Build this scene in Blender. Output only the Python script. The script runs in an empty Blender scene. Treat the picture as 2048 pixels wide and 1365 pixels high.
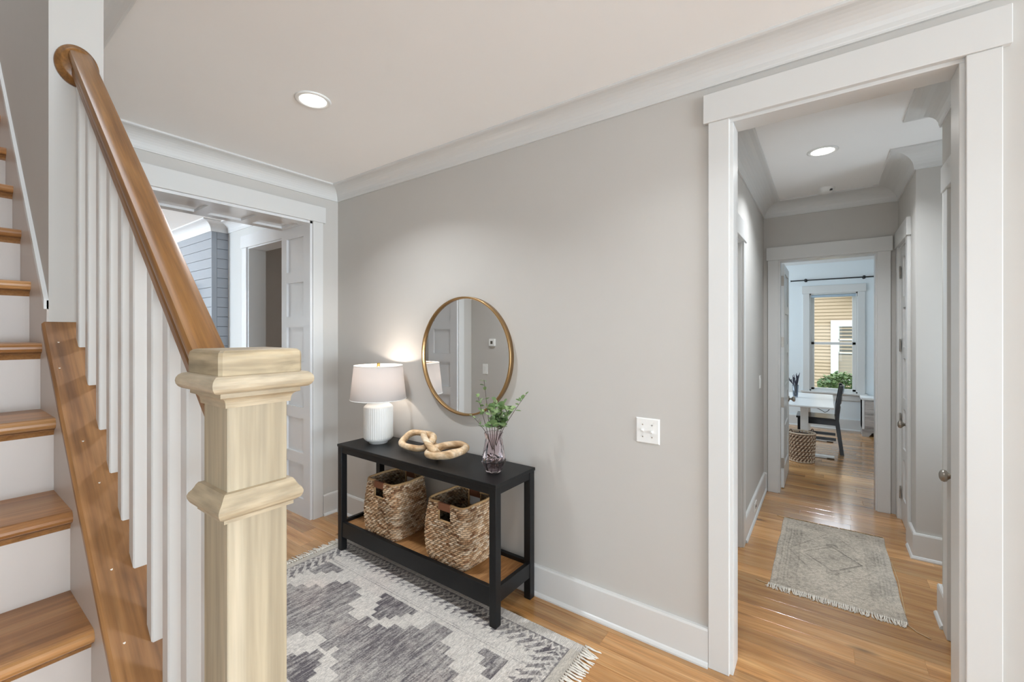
import bpy, bmesh, math, random
from mathutils import Vector, Matrix
import numpy as np

sc = bpy.context.scene
COL = sc.collection
rnd = random.Random(7)
PI = math.pi
R = math.radians

# ------------------------------------------------------------------ camera
cd = bpy.data.cameras.new('camera')
cam = bpy.data.objects.new('camera', cd)
COL.objects.link(cam)
cam.location = (0, 0, 1.5)
cam.rotation_euler = (R(90), 0, R(35.893))
cd.sensor_fit = 'HORIZONTAL'
cd.sensor_width = 36.0
cd.lens = 36.0 * 865.0 / 2048.0
cd.shift_y = -16.5 / 2048.0
cd.clip_start = 0.02
sc.camera = cam

# ------------------------------------------------------------------ view, world, daylight and added fill lamps
sc.view_settings.view_transform = 'Standard'
sc.view_settings.look = 'None'
sc.view_settings.gamma = 1.0
sc.view_settings.use_curve_mapping = False
sc.view_settings.exposure = 0.2
sc.cycles.use_denoising = True
sc.cycles.max_bounces = 9
sc.cycles.diffuse_bounces = 5
sc.cycles.adaptive_threshold = 0.035
sc.cycles.transmission_bounces = 8
sc.cycles.sample_clamp_indirect = 6.0

w = bpy.data.worlds.new('sky')
sc.world = w
w.use_nodes = True
wn = w.node_tree
wn.nodes['Background'].inputs[0].default_value = (0.80, 0.90, 1.0, 1)
wn.nodes['Background'].inputs[1].default_value = 3.8


def area(name, loc, rot, sx, sy, power, col=(1, 1, 1)):
    l = bpy.data.lights.new(name, 'AREA')
    l.shape = 'RECTANGLE'
    l.size, l.size_y, l.energy, l.color = sx, sy, power, col
    o = bpy.data.objects.new(name, l)
    COL.objects.link(o)
    o.location, o.rotation_euler = loc, rot
    return o


DAY = (0.725, 0.868, 1.0)
area('added_bounce_fill_front', (7.9, -0.2, 1.4), (0, R(128), 0), 2.4, 4.4, 850, DAY)             # added fill, not a window; faces -X, tilted up to bounce off the ceiling
area('added_fill_side', (0.35, -2.3, 1.4), (R(118), 0, 0), 1.4, 2.0, 44, DAY)              # unseen fill added for the newel side; faces +Y, tilted up
area('added_fill_stairwell', (-2.6, -0.2, 4.9), (0, 0, 0), 2.6, 0.8, 30, (0.88, 0.93, 1.0))  # unseen fill lamp added at the stairwell top, facing down
area('daylight_living_window', (-6.8, -2.45, 1.5), (R(95), 0, 0), 1.5, 1.7, 230, DAY)
area('added_fill_office_side', (-2.28, 6.7, 1.75), (0, R(-68), 0), 1.3, 2.2, 62, DAY)  # added fill beside the office, no window there, aimed down at the floor
area('added_fill_hall_branch', (1.25, 3.54, 1.6), (0, R(100), 0), 1.5, 0.5, 10, DAY)  # fill lamp added in the side branch to brighten the hall

# ------------------------------------------------------------------ helpers
MATS = {}


def new_mat(name):
    m = bpy.data.materials.new(name)
    m.use_nodes = True
    MATS[name] = m
    nt = m.node_tree
    return m, nt, nt.nodes['Principled BSDF']


def srgb(r, g, b):
    f = lambda c: (c / 255.0 / 12.92) if c / 255.0 <= 0.04045 else ((c / 255.0 + 0.055) / 1.055) ** 2.4
    return (f(r), f(g), f(b), 1.0)


def plain(name, col, rough=0.5, metal=0.0, spec=0.5, noise=0.0, nscale=40, bump=0.0, coat=0.0):
    m, nt, p = new_mat(name)
    p.inputs['Base Color'].default_value = col
    p.inputs['Roughness'].default_value = rough
    p.inputs['Metallic'].default_value = metal
    p.inputs['Specular IOR Level'].default_value = spec
    if coat:
        p.inputs['Coat Weight'].default_value = coat
    if noise or bump:
        tc = nt.nodes.new('ShaderNodeTexCoord')
        n = nt.nodes.new('ShaderNodeTexNoise')
        n.inputs['Scale'].default_value = nscale
        n.inputs['Detail'].default_value = 4
        nt.links.new(tc.outputs['Object'], n.inputs['Vector'])
        if noise:
            mx = nt.nodes.new('ShaderNodeMix')
            mx.data_type = 'RGBA'
            mx.inputs[6].default_value = tuple(c * (1 - noise) for c in col[:3]) + (1,)
            mx.inputs[7].default_value = tuple(min(1, c * (1 + noise)) for c in col[:3]) + (1,)
            nt.links.new(n.outputs['Fac'], mx.inputs[0])
            nt.links.new(mx.outputs[2], p.inputs['Base Color'])
        if bump:
            b = nt.nodes.new('ShaderNodeBump')
            b.inputs['Strength'].default_value = bump
            b.inputs['Distance'].default_value = 0.002
            nt.links.new(n.outputs['Fac'], b.inputs['Height'])
            nt.links.new(b.outputs['Normal'], p.inputs['Normal'])
    return m


def wood(name, dark, mid, light, scale, rough=0.35, rand=0.25, fine=(1, 1, 1), strips=None, knots=False, bump=0.08, contrast=1.0, rot=0.0, coat=0.0):
    """scale: grain frequency per axis (small along the board); fine: same for fine streaks."""
    m, nt, p = new_mat(name)
    N, L = nt.nodes, nt.links
    tc = N.new('ShaderNodeTexCoord')
    oi = N.new('ShaderNodeObjectInfo')
    mul = N.new('ShaderNodeVectorMath'); mul.operation = 'SCALE'
    cmb = N.new('ShaderNodeCombineXYZ')
    for i in range(3):
        L.new(oi.outputs['Random'], cmb.inputs[i])
    L.new(cmb.outputs[0], mul.inputs[0]); mul.inputs['Scale'].default_value = 37.0 if rand else 0.0
    add = N.new('ShaderNodeVectorMath')
    L.new(tc.outputs['Object'], add.inputs[0]); L.new(mul.outputs[0], add.inputs[1])
    if rot:
        vr = N.new('ShaderNodeVectorRotate'); vr.rotation_type = 'Y_AXIS'; vr.inputs['Angle'].default_value = rot
        L.new(add.outputs[0], vr.inputs['Vector']); add = vr
    mp = N.new('ShaderNodeMapping'); mp.inputs['Scale'].default_value = scale
    L.new(add.outputs[0], mp.inputs['Vector'])
    n1 = N.new('ShaderNodeTexNoise'); n1.inputs['Scale'].default_value = 1.0
    n1.inputs['Detail'].default_value = 5; n1.inputs['Distortion'].default_value = 0.8
    L.new(mp.outputs[0], n1.inputs['Vector'])
    rp = N.new('ShaderNodeValToRGB')
    e = rp.color_ramp.elements
    e[0].position, e[0].color = 0.5 - 0.22 / contrast, dark
    e[1].position, e[1].color = 0.5 + 0.22 / contrast, light
    k = e.new(0.5); k.color = mid
    L.new(n1.outputs['Fac'], rp.inputs['Fac'])
    mp2 = N.new('ShaderNodeMapping'); mp2.inputs['Scale'].default_value = fine
    L.new(add.outputs[0], mp2.inputs['Vector'])
    n2 = N.new('ShaderNodeTexNoise'); n2.inputs['Scale'].default_value = 1.0; n2.inputs['Detail'].default_value = 3
    L.new(mp2.outputs[0], n2.inputs['Vector'])
    # value factor: fine streaks + per object tone
    mr = N.new('ShaderNodeMapRange'); mr.inputs[1].default_value = 0.3; mr.inputs[2].default_value = 0.7
    mr.inputs[3].default_value = 0.80; mr.inputs[4].default_value = 1.14
    L.new(n2.outputs['Fac'], mr.inputs[0])
    val = mr.outputs[0]

    def mulv(a, b):
        q = N.new('ShaderNodeMath'); q.operation = 'MULTIPLY'
        L.new(a, q.inputs[0]); L.new(b, q.inputs[1]); return q.outputs[0]
    if rand:
        r2 = N.new('ShaderNodeMapRange'); r2.inputs[3].default_value = 1 - rand; r2.inputs[4].default_value = 1 + rand * 0.8
        L.new(oi.outputs['Random'], r2.inputs[0])
        val = mulv(val, r2.outputs[0])
    if strips:
        ax, wd, amt = strips
        sp = N.new('ShaderNodeSeparateXYZ'); L.new(add.outputs[0], sp.inputs[0])
        dv = N.new('ShaderNodeMath'); dv.operation = 'DIVIDE'; dv.inputs[1].default_value = wd
        L.new(sp.outputs[ax], dv.inputs[0])
        fl = N.new('ShaderNodeMath'); fl.operation = 'FLOOR'; L.new(dv.outputs[0], fl.inputs[0])
        wnn = N.new('ShaderNodeTexWhiteNoise'); wnn.noise_dimensions = '1D'; L.new(fl.outputs[0], wnn.inputs['W'])
        r3 = N.new('ShaderNodeMapRange'); r3.inputs[3].default_value = 1 - amt; r3.inputs[4].default_value = 1 + amt
        L.new(wnn.outputs['Value'], r3.inputs[0])
        val = mulv(val, r3.outputs[0])
    if knots:
        v = N.new('ShaderNodeTexVoronoi'); v.inputs['Scale'].default_value = 1.0
        mp3 = N.new('ShaderNodeMapping'); mp3.inputs['Scale'].default_value = (2.2, 7.0, 7.0)
        L.new(add.outputs[0], mp3.inputs['Vector']); L.new(mp3.outputs[0], v.inputs['Vector'])
        r4 = N.new('ShaderNodeMapRange'); r4.inputs[1].default_value = 0.04; r4.inputs[2].default_value = 0.17
        r4.inputs[3].default_value = 0.35; r4.inputs[4].default_value = 1.0
        L.new(v.outputs['Distance'], r4.inputs[0])
        val = mulv(val, r4.outputs[0])
    vm = N.new('ShaderNodeVectorMath'); vm.operation = 'SCALE'
    L.new(rp.outputs['Color'], vm.inputs[0]); L.new(val, vm.inputs['Scale'])
    L.new(vm.outputs[0], p.inputs['Base Color'])
    p.inputs['Roughness'].default_value = rough
    p.inputs['Coat Weight'].default_value = coat
    p.inputs['Coat Roughness'].default_value = 0.12
    b = N.new('ShaderNodeBump'); b.inputs['Strength'].default_value = bump; b.inputs['Distance'].default_value = 0.001
    L.new(n2.outputs['Fac'], b.inputs['Height']); L.new(b.outputs['Normal'], p.inputs['Normal'])
    return m


def emit(name, col, strength):
    m, nt, p = new_mat(name)
    p.inputs['Base Color'].default_value = (0.8, 0.8, 0.8, 1)
    p.inputs['Emission Color'].default_value = col
    p.inputs['Emission Strength'].default_value = strength
    return m


def pane_glass(name, tint=(1, 1, 1, 1), refl=0.05):
    m, nt, p = new_mat(name)
    N, L = nt.nodes, nt.links
    t = N.new('ShaderNodeBsdfTransparent'); t.inputs[0].default_value = tint
    g = N.new('ShaderNodeBsdfGlossy'); g.inputs['Roughness'].default_value = 0.02
    mx = N.new('ShaderNodeMixShader'); mx.inputs[0].default_value = refl
    L.new(t.outputs[0], mx.inputs[1]); L.new(g.outputs[0], mx.inputs[2])
    L.new(mx.outputs[0], N['Material Output'].inputs['Surface'])
    return m


def attr_mat(name, rough=0.9, nscale=(300, 300, 300), amt=0.25, bump=0.3, attr='pattern'):
    m, nt, p = new_mat(name)
    N, L = nt.nodes, nt.links
    at = N.new('ShaderNodeAttribute'); at.attribute_name = attr
    tc = N.new('ShaderNodeTexCoord')
    mp = N.new('ShaderNodeMapping'); mp.inputs['Scale'].default_value = nscale
    L.new(tc.outputs['Object'], mp.inputs['Vector'])
    n = N.new('ShaderNodeTexNoise'); n.inputs['Scale'].default_value = 1.0; n.inputs['Detail'].default_value = 3
    L.new(mp.outputs[0], n.inputs['Vector'])
    mr = N.new('ShaderNodeMapRange'); mr.inputs[1].default_value = 0.3; mr.inputs[2].default_value = 0.7
    mr.inputs[3].default_value = 1 - amt; mr.inputs[4].default_value = 1 + amt
    L.new(n.outputs['Fac'], mr.inputs[0])
    vm = N.new('ShaderNodeVectorMath'); vm.operation = 'SCALE'
    L.new(at.outputs['Color'], vm.inputs[0]); L.new(mr.outputs[0], vm.inputs['Scale'])
    L.new(vm.outputs[0], p.inputs['Base Color'])
    p.inputs['Roughness'].default_value = rough
    p.inputs['Specular IOR Level'].default_value = 0.15
    b = N.new('ShaderNodeBump'); b.inputs['Strength'].default_value = bump; b.inputs['Distance'].default_value = 0.002
    L.new(n.outputs['Fac'], b.inputs['Height']); L.new(b.outputs['Normal'], p.inputs['Normal'])
    return m


# ---- mesh builder
class MB:
    def __init__(self):
        self.v, self.f, self.s = [], [], []

    def add(self, verts, faces, smooth=False):
        o = len(self.v)
        self.v += [tuple(q) for q in verts]
        self.f += [tuple(i + o for i in fc) for fc in faces]
        self.s += [smooth] * len(faces)
        return self

    def box(self, x0, x1, y0, y1, z0, z1, bev=0.0):
        if x0 > x1: x0, x1 = x1, x0
        if y0 > y1: y0, y1 = y1, y0
        if z0 > z1: z0, z1 = z1, z0
        if bev <= 0:
            vs = [(x, y, z) for z in (z0, z1) for y in (y0, y1) for x in (x0, x1)]
            return self.add(vs, [(0, 2, 3, 1), (4, 5, 7, 6), (0, 1, 5, 4), (2, 6, 7, 3), (0, 4, 6, 2), (1, 3, 7, 5)])
        bm = bmesh.new()
        bmesh.ops.create_cube(bm, size=1.0)
        for q in bm.verts:
            q.co = Vector(((x0 + x1) / 2 + q.co.x * (x1 - x0), (y0 + y1) / 2 + q.co.y * (y1 - y0), (z0 + z1) / 2 + q.co.z * (z1 - z0)))
        bmesh.ops.bevel(bm, geom=list(bm.edges), offset=bev, segments=2, affect='EDGES', profile=0.5)
        return self.bm(bm)

    def bm(self, bm, smooth=False):
        bm.verts.index_update()
        self.add([q.co[:] for q in bm.verts], [[q.index for q in f.verts] for f in bm.faces], smooth)
        bm.free()
        return self

    def prism(self, pts, axis, a0, a1):
        """pts: 2D polygon in the other two axes (in xyz order); extruded from a0 to a1 along axis."""
        def mk(p, a):
            q = list(p); q.insert(axis, a); return tuple(q)
        n = len(pts)
        vs = [mk(p, a0) for p in pts] + [mk(p, a1) for p in pts]
        fs = [tuple(range(n))[::-1], tuple(range(n, 2 * n))] + [(i, (i + 1) % n, n + (i + 1) % n, n + i) for i in range(n)]
        return self.add(vs, fs)

    def lathe(self, prof, cx=0, cy=0, seg=32, smooth=True, mod=None, cap=True, axis='z'):
        vs, fs = [], []
        n = len(prof)
        for k in range(seg):
            t = 2 * PI * k / seg
            for (r, z) in prof:
                rr = r * (mod(t, z) if mod else 1)
                vs.append((cx + rr * math.cos(t), cy + rr * math.sin(t), z))
        for k in range(seg):
            k2 = (k + 1) % seg
            for i in range(n - 1):
                fs.append((k * n + i, k2 * n + i, k2 * n + i + 1, k * n + i + 1))
        if cap:
            if prof[0][0] > 1e-6: fs.append(tuple(k * n for k in range(seg))[::-1])
            if prof[-1][0] > 1e-6: fs.append(tuple(k * n + n - 1 for k in range(seg)))
        return self.add(vs, fs, smooth)

    def rings(self, rings, closed=True, caps=True, smooth=True):
        n = len(rings[0])
        vs = [p for r in rings for p in r]
        fs = []
        for j in range(len(rings) - 1):
            for i in range(n if closed else n - 1):
                i2 = (i + 1) % n
                fs.append((j * n + i, j * n + i2, (j + 1) * n + i2, (j + 1) * n + i))
        if caps and closed:
            fs.append(tuple(range(n))[::-1]); fs.append(tuple((len(rings) - 1) * n + i for i in range(n)))
        return self.add(vs, fs, smooth)

    def tube(self, pts, rad, seg=8, closed=False, smooth=True, caps=True):
        pts = [Vector(p) for p in pts]
        n = len(pts)
        rads = rad if isinstance(rad, (list, tuple)) else [rad] * n
        rings = []
        up = Vector((0, 0, 1))
        prev = None
        for i, p in enumerate(pts):
            if closed:
                d = pts[(i + 1) % n] - pts[i - 1]
            else:
                d = pts[min(i + 1, n - 1)] - pts[max(i - 1, 0)]
            d.normalize()
            if prev is None:
                a = up if abs(d.z) < 0.9 else Vector((1, 0, 0))
                u = d.cross(a).normalized()
            else:
                u = (prev - d * prev.dot(d)).normalized()
            prev = u
            vv = d.cross(u)
            rings.append([tuple(p + (u * math.cos(2 * PI * k / seg) + vv * math.sin(2 * PI * k / seg)) * rads[i]) for k in range(seg)])
        if closed:
            o = len(self.v)
            self.rings(rings, caps=False, smooth=smooth)
            m = (n - 1) * seg
            # best twist alignment for the closing ring
            best, bk = 1e9, 0
            for s in range(seg):
                dd = sum((Vector(rings[-1][k]) - Vector(rings[0][(k + s) % seg])).length for k in range(seg))
                if dd < best: best, bk = dd, s
            self.f += [(o + m + k, o + m + (k + 1) % seg, o + (k + 1 + bk) % seg, o + (k + bk) % seg) for k in range(seg)]
            self.s += [smooth] * seg
        else:
            self.rings(rings, caps=caps, smooth=smooth)
        return self

    def ball(self, c, r, u=12, v=8, sx=1, sy=1, sz=1):
        prof = [(r * math.sin(PI * i / v), -r * math.cos(PI * i / v)) for i in range(v + 1)]
        o = len(self.v)
        self.lathe([(max(a, 1e-5), b) for a, b in prof], 0, 0, u, True, cap=False)
        for i in range(o, len(self.v)):
            x, y, z = self.v[i]
            self.v[i] = (c[0] + x * sx, c[1] + y * sy, c[2] + z * sz)
        return self

    def xform(self, M):
        self.v = [tuple(M @ Vector(q)) for q in self.v]
        return self

    def mesh(self, name, mat=None):
        me = bpy.data.meshes.new(name)
        me.from_pydata(self.v, [], self.f)
        me.polygons.foreach_set('use_smooth', self.s)
        if mat: me.materials.append(MATS[mat])
        me.update()
        return me

    def build(self, name, mat, parent=None, fix=True):
        me = self.mesh(name, mat)
        if fix:
            bm = bmesh.new(); bm.from_mesh(me)
            bmesh.ops.recalc_face_normals(bm, faces=bm.faces)
            bm.to_mesh(me); bm.free()
        return link(name, me, parent)


def link(name, me, parent=None):
    o = bpy.data.objects.new(name, me)
    COL.objects.link(o)
    if parent is not None:
        o.parent = parent
        o.location = -wloc(parent)
    return o


def wloc(o):
    p = Vector(o.location)
    while o.parent:
        o = o.parent
        p += Vector(o.location)
    return p


def tag(o, label, cat=None, group=None, kind=None):
    o['label'] = label
    if cat: o['category'] = cat
    if group: o['group'] = group
    if kind: o['kind'] = kind
    return o


def thing(name, label, cat, loc=(0, 0, 0), group=None, kind=None):
    o = bpy.data.objects.new(name, None)
    o.empty_display_size = 0.05
    COL.objects.link(o)
    o.location = loc
    return tag(o, label, cat, group, kind)


def struct(name, mb, mat, label, cat='wall'):
    return tag(mb.build(name, mat), label, cat, None, 'structure')


def sweep(path, prof, closed=False):
    """Mitred moulding: profile (offset into room, z) along an XY path with the room on the right."""
    mb = MB()
    n = len(path)
    P2 = [Vector(p) for p in path]
    dirs = []
    for i in range(n if closed else n - 1):
        dirs.append((P2[(i + 1) % n] - P2[i]).normalized())
    nor = [Vector((d.y, -d.x)) for d in dirs]
    rings = []
    for i in range(n):
        if closed:
            a, b = nor[i - 1], nor[i]
        else:
            a, b = nor[max(i - 1, 0)], nor[min(i, n - 2)]
        m = a + b
        m = m / max(m.dot(a), 1e-6) if m.length > 1e-6 else a
        rings.append([(P2[i].x + m.x * o, P2[i].y + m.y * o, z) for (o, z) in prof])
    if closed: rings.append(rings[0])
    mb.rings(rings, closed=True, caps=not closed, smooth=False)
    return mb


# ------------------------------------------------------------------ materials
plain('wall_paint', srgb(195, 191, 185), 0.75, noise=0.015, nscale=9, bump=0.02)
plain('office_paint', srgb(226, 232, 234), 0.75, noise=0.01, nscale=9)
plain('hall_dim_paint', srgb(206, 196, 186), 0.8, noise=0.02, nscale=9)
plain('ceiling_paint', srgb(245, 244, 242), 0.85, noise=0.01, nscale=6)
plain('trim_paint', srgb(213, 212, 209), 0.32, noise=0.008, nscale=5)
plain('riser_paint', srgb(196, 185, 176), 0.4, noise=0.03, nscale=14)
plain('gloss_trim_paint', srgb(222, 222, 222), 0.14, noise=0.006, nscale=5)
plain('shiplap_paint', srgb(150, 154, 160), 0.3, noise=0.02, nscale=8)
plain('shiplap_gap', srgb(70, 72, 76), 0.7)
plain('white_plastic', srgb(235, 234, 230), 0.3)
plain('dark_slot', srgb(60, 58, 55), 0.6)
plain('nickel', srgb(168, 160, 150), 0.28, metal=1.0)
plain('brass', srgb(172, 140, 98), 0.36, metal=1.0, noise=0.03, nscale=30)
plain('gold_finial', srgb(226, 190, 110), 0.25, metal=1.0)
plain('mirror', (0.93, 0.94, 0.94, 1), 0.0, metal=1.0)
plain('black_wood', srgb(15, 15, 16), 0.42, spec=0.35, noise=0.2, nscale=60, bump=0.05)
plain('black_lacquer', srgb(16, 20, 26), 0.22, noise=0.1, nscale=40)
plain('black_metal', srgb(20, 22, 26), 0.4)
plain('ceramic_white', srgb(238, 237, 233), 0.45)
plain('leather', srgb(112, 66, 40), 0.55, noise=0.12, nscale=60, bump=0.2)
plain('black_inside', srgb(30, 20, 16), 0.9)
plain('rug_edge', srgb(196, 190, 180), 0.95)
plain('fringe_cream', srgb(222, 214, 202), 0.95, noise=0.08, nscale=90)
plain('fringe_tan', srgb(206, 178, 140), 0.95, noise=0.12, nscale=90)
plain('stem_brown', srgb(84, 66, 58), 0.7)
plain('leaf_green', srgb(108, 134, 84), 0.5, noise=0.18, nscale=25)
plain('leaf_light', srgb(148, 170, 118), 0.5, noise=0.15, nscale=25)
plain('bush_green', srgb(92, 110, 62), 0.6, noise=0.25, nscale=12)
plain('bush_dark', srgb(66, 92, 46), 0.7, noise=0.2, nscale=12)
plain('flower_pink', srgb(222, 150, 140), 0.7)
plain('siding', srgb(166, 144, 116), 0.6, noise=0.02, nscale=3)
plain('house_trim', srgb(196, 193, 186), 0.5)
plain('roof_brown', srgb(96, 84, 74), 0.8)  # even dark brown of the neighbouring roof
plain('house_glass', srgb(92, 88, 80), 0.12)
plain('house_blind', srgb(140, 128, 112), 0.6)
plain('lawn', srgb(98, 120, 62), 0.9, noise=0.2, nscale=5)
plain('desk_white', srgb(232, 232, 230), 0.3)
plain('desk_tape', srgb(44, 40, 38), 0.6)
plain('roller_shade', srgb(170, 186, 198), 0.5)
plain('lavender', srgb(62, 58, 70), 0.8)
plain('screen_black', srgb(8, 9, 11), 0.12)
plain('twine_tan', srgb(176, 140, 96), 0.85, noise=0.25, nscale=70)
plain('filler_white', srgb(236, 230, 220), 0.8)
emit('lamp_disc', (1.0, 0.97, 0.92, 1), 9.0)
emit('lamp_bulb', (1.0, 0.86, 0.66, 1), 12.0)
pane_glass('pane_glass', refl=0.008)
pane_glass('smoke_glass', (0.62, 0.66, 0.72, 1), refl=0.12)

OAK = (srgb(150, 98, 50), srgb(192, 140, 84), srgb(214, 168, 112))
wood('oak_floor', *OAK, scale=(1.4, 16, 16), fine=(5, 120, 120), rough=0.22, rand=0.30, knots=True, contrast=0.75, coat=0.7)
wood('oak_tread', srgb(128, 82, 42), srgb(168, 117, 68), srgb(192, 145, 94), scale=(14, 1.2, 14), fine=(120, 5, 120), rough=0.3, rand=0.1, strips=(0, 0.066, 0.14), contrast=0.8)
wood('oak_cap', srgb(104, 68, 38), srgb(142, 98, 56), srgb(166, 120, 74), scale=(1.6, 20, 20), fine=(6, 150, 150), rough=0.42, rand=0.0, contrast=0.9, rot=-0.722)
wood('oak_rail', srgb(102, 66, 32), srgb(136, 93, 48), srgb(156, 112, 64), scale=(1.8, 26, 26), fine=(8, 220, 220), rough=0.32, rand=0.0, contrast=0.9, rot=-0.733)
wood('poplar', srgb(152, 136, 110), srgb(174, 159, 133), srgb(188, 175, 153), scale=(15, 15, 1.1), fine=(90, 90, 4), rough=0.55, rand=0.0, contrast=0.9, bump=0.04)
wood('poplar_moulding', srgb(158, 140, 112), srgb(176, 159, 132), srgb(189, 174, 150), scale=(3, 3, 20), fine=(20, 20, 140), rough=0.5, rand=0.0, contrast=1.0, bump=0.04)
wood('poplar_block', srgb(106, 95, 73), srgb(170, 151, 120), srgb(186, 169, 140), scale=(3.0, 7, 30), fine=(12, 12, 120), rough=0.5, rand=0.0, contrast=1.1, bump=0.04)
wood('link_wood', srgb(166, 128, 88), srgb(208, 178, 140), srgb(230, 212, 186), scale=(8, 20, 20), fine=(30, 90, 90), rough=0.6, rand=0.12, contrast=1.1)
wood('cane_shelf', srgb(132, 86, 46), srgb(166, 118, 70), srgb(188, 142, 92), scale=(60, 8, 8), fine=(400, 12, 12), rough=0.6, rand=0.0, contrast=0.8)
wood('grey_oak', srgb(138, 130, 126), srgb(176, 168, 162), srgb(196, 190, 184), scale=(2, 12, 16), fine=(8, 90, 90), rough=0.5, rand=0.1)
attr_mat('rug_weave', 0.95, (420, 60, 200), 0.30, 0.5)
attr_mat('rug_weave_small', 0.95, (260, 260, 200), 0.28, 0.4)
attr_mat('seagrass', 0.7, (90, 90, 240), 0.35, 0.4)


def shade_material():
    m, nt, p = new_mat('lamp_shade')
    N, L = nt.nodes, nt.links
    d = N.new('ShaderNodeBsdfDiffuse'); d.inputs[0].default_value = srgb(204, 198, 194)
    t = N.new('ShaderNodeBsdfTranslucent'); t.inputs[0].default_value = srgb(222, 214, 208)
    mx = N.new('ShaderNodeMixShader'); mx.inputs[0].default_value = 0.40
    L.new(d.outputs[0], mx.inputs[1]); L.new(t.outputs[0], mx.inputs[2])
    L.new(mx.outputs[0], N['Material Output'].inputs['Surface'])
    tc = N.new('ShaderNodeTexCoord'); n = N.new('ShaderNodeTexNoise'); n.inputs['Scale'].default_value = 300
    L.new(tc.outputs['Object'], n.inputs['Vector'])
    b = N.new('ShaderNodeBump'); b.inputs['Strength'].default_value = 0.1; b.inputs['Distance'].default_value = 0.001
    L.new(n.outputs['Fac'], b.inputs['Height']); L.new(b.outputs['Normal'], d.inputs['Normal'])


shade_material()


def vase_material():
    m, nt, p = new_mat('vase_glass')
    p.inputs['Base Color'].default_value = srgb(250, 238, 241)
    p.inputs['Roughness'].default_value = 0.03
    p.inputs['Transmission Weight'].default_value = 1.0
    p.inputs['IOR'].default_value = 1.4


vase_material()

# ------------------------------------------------------------------ dimensions
D = 2.10            # room face of the wall with the console table
D2 = 2.215          # hall face of that wall
XL = -3.337         # room face of the wall with the panelled opening
XJ = -3.788         # living-room face of that wall
CE = 2.71           # ceiling
DX0, DX1, DZ = -0.327, 0.374, 2.435       # doorway to the hall
OY0, OY1, OZ = 0.584, 1.872, 2.395        # panelled opening
HL, HR, HRN = -0.475, 0.49, 0.50          # hall walls
HE, HE2 = 4.75, 4.87                      # hall end wall
EX0, EX1, EZ = -0.345, 0.347, 2.175       # its doorway
OFY = 8.41
LN = 2.05                                 # living room north wall
WY0, WY1 = 0.234, 0.355                   # stair wall
WX = -1.87                                # its free end

# ------------------------------------------------------------------ structure: floor with planks
fl = MB().box(-9.2, 8.4, -2.7, 8.6, -0.06, -0.019)
floor = struct('floor', fl, 'black_inside', 'honey oak plank floor running through foyer, hall and office', 'floor')
PW = 0.112
PLANKS = {}


def plank(x0, x1, y0):
    ln = round(x1 - x0, 2)
    key = ln
    if key not in PLANKS:
        h = ln / 2; wd = PW / 2 - 0.0006; i = 0.0012
        a = [(-h, -wd, -0.019), (h, -wd, -0.019), (h, wd, -0.019), (-h, wd, -0.019)]
        b = [(-h, -wd, -0.0012), (h, -wd, -0.0012), (h, wd, -0.0012), (-h, wd, -0.0012)]
        c = [(-h + i, -wd + i, 0), (h - i, -wd + i, 0), (h - i, wd - i, 0), (-h + i, wd - i, 0)]
        mb = MB().add(a + b + c, [(0, 1, 5, 4), (1, 2, 6, 5), (2, 3, 7, 6), (3, 0, 4, 7), (4, 5, 9, 8), (5, 6, 10, 9), (6, 7, 11, 10), (7, 4, 8, 11), (8, 9, 10, 11)])
        PLANKS[key] = mb.mesh('plank', 'oak_floor')
    o = bpy.data.objects.new('plank', PLANKS[key])
    COL.objects.link(o)
    o.parent = floor
    o.location = ((x0 + x1) / 2, y0 + PW / 2, 0)


def planks(xa, xb, ya, yb):
    k0 = round((ya - 1.929) / PW)
    y = 1.929 + k0 * PW
    yb = 1.929 + round((yb - 1.929) / PW) * PW
    while y < yb - 0.02:
        x = xa
        first = rnd.uniform(0.35, 1.4)
        while x < xb - 0.01:
            ln = first if first else rnd.choice((0.7, 0.9, 1.1, 1.3, 1.5, 1.8))
            first = 0
            x2 = x + ln
            if xb - x2 < 0.35: x2 = xb
            plank(round(x, 2), round(x2, 2), y)
            x = x2
        y += PW


planks(-3.90, 1.80, 0.361, 2.153)
planks(-0.60, 1.30, 2.153, 4.841)
planks(-0.80, 1.50, 4.841, 8.425)
# plainer boards under the living room and the corners out of view
planks_rest = MB()
for (xa, xb, ya, yb) in ((-9.0, -3.9, -2.5, 2.05), (-2.4, -0.8, 4.9, 8.41), (-3.9, 1.8, -0.75, 0.359), (1.8, 8.2, -2.5, 2.1), (-0.4, 1.8, -2.5, -0.76), (-5.4, -3.5, 2.16, 3.6)):
    y = ya
    while y < yb - 0.01:
        planks_rest.box(xa, xb, y, min(y + PW, yb) - 0.0012, -0.019, -0.0003)
        y += PW
pr = planks_rest.build('plank_field', 'oak_floor', floor)
pr['kind'] = 'stuff'

# ------------------------------------------------------------------ structure: walls and ceiling
WP = 'wall_paint'
m = MB().box(XL, DX0, D, D2, 0, CE).box(DX1, 8.3, D, D2, 0, CE).box(DX0, DX1, D, D2, DZ, CE)
struct('wall_console', m, WP, 'greige painted wall behind the console table and round mirror')
m = MB().box(XJ, XL, WY1, OY0, 0, CE).box(XJ, XL, OY1, D2, 0, CE).box(XJ, XL, OY0, OY1, OZ, CE)
struct('wall_back', m, WP, 'greige wall around the wide panelled opening to the living room')
m = MB().box(-5.2, WX, WY0, WY1, 0, 5.0).box(WX, -0.5, WY0, WY1, CE, 5.0)
struct('wall_stair', m, WP, 'narrow wall end beside the stairs carrying the handrail rosette')
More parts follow.
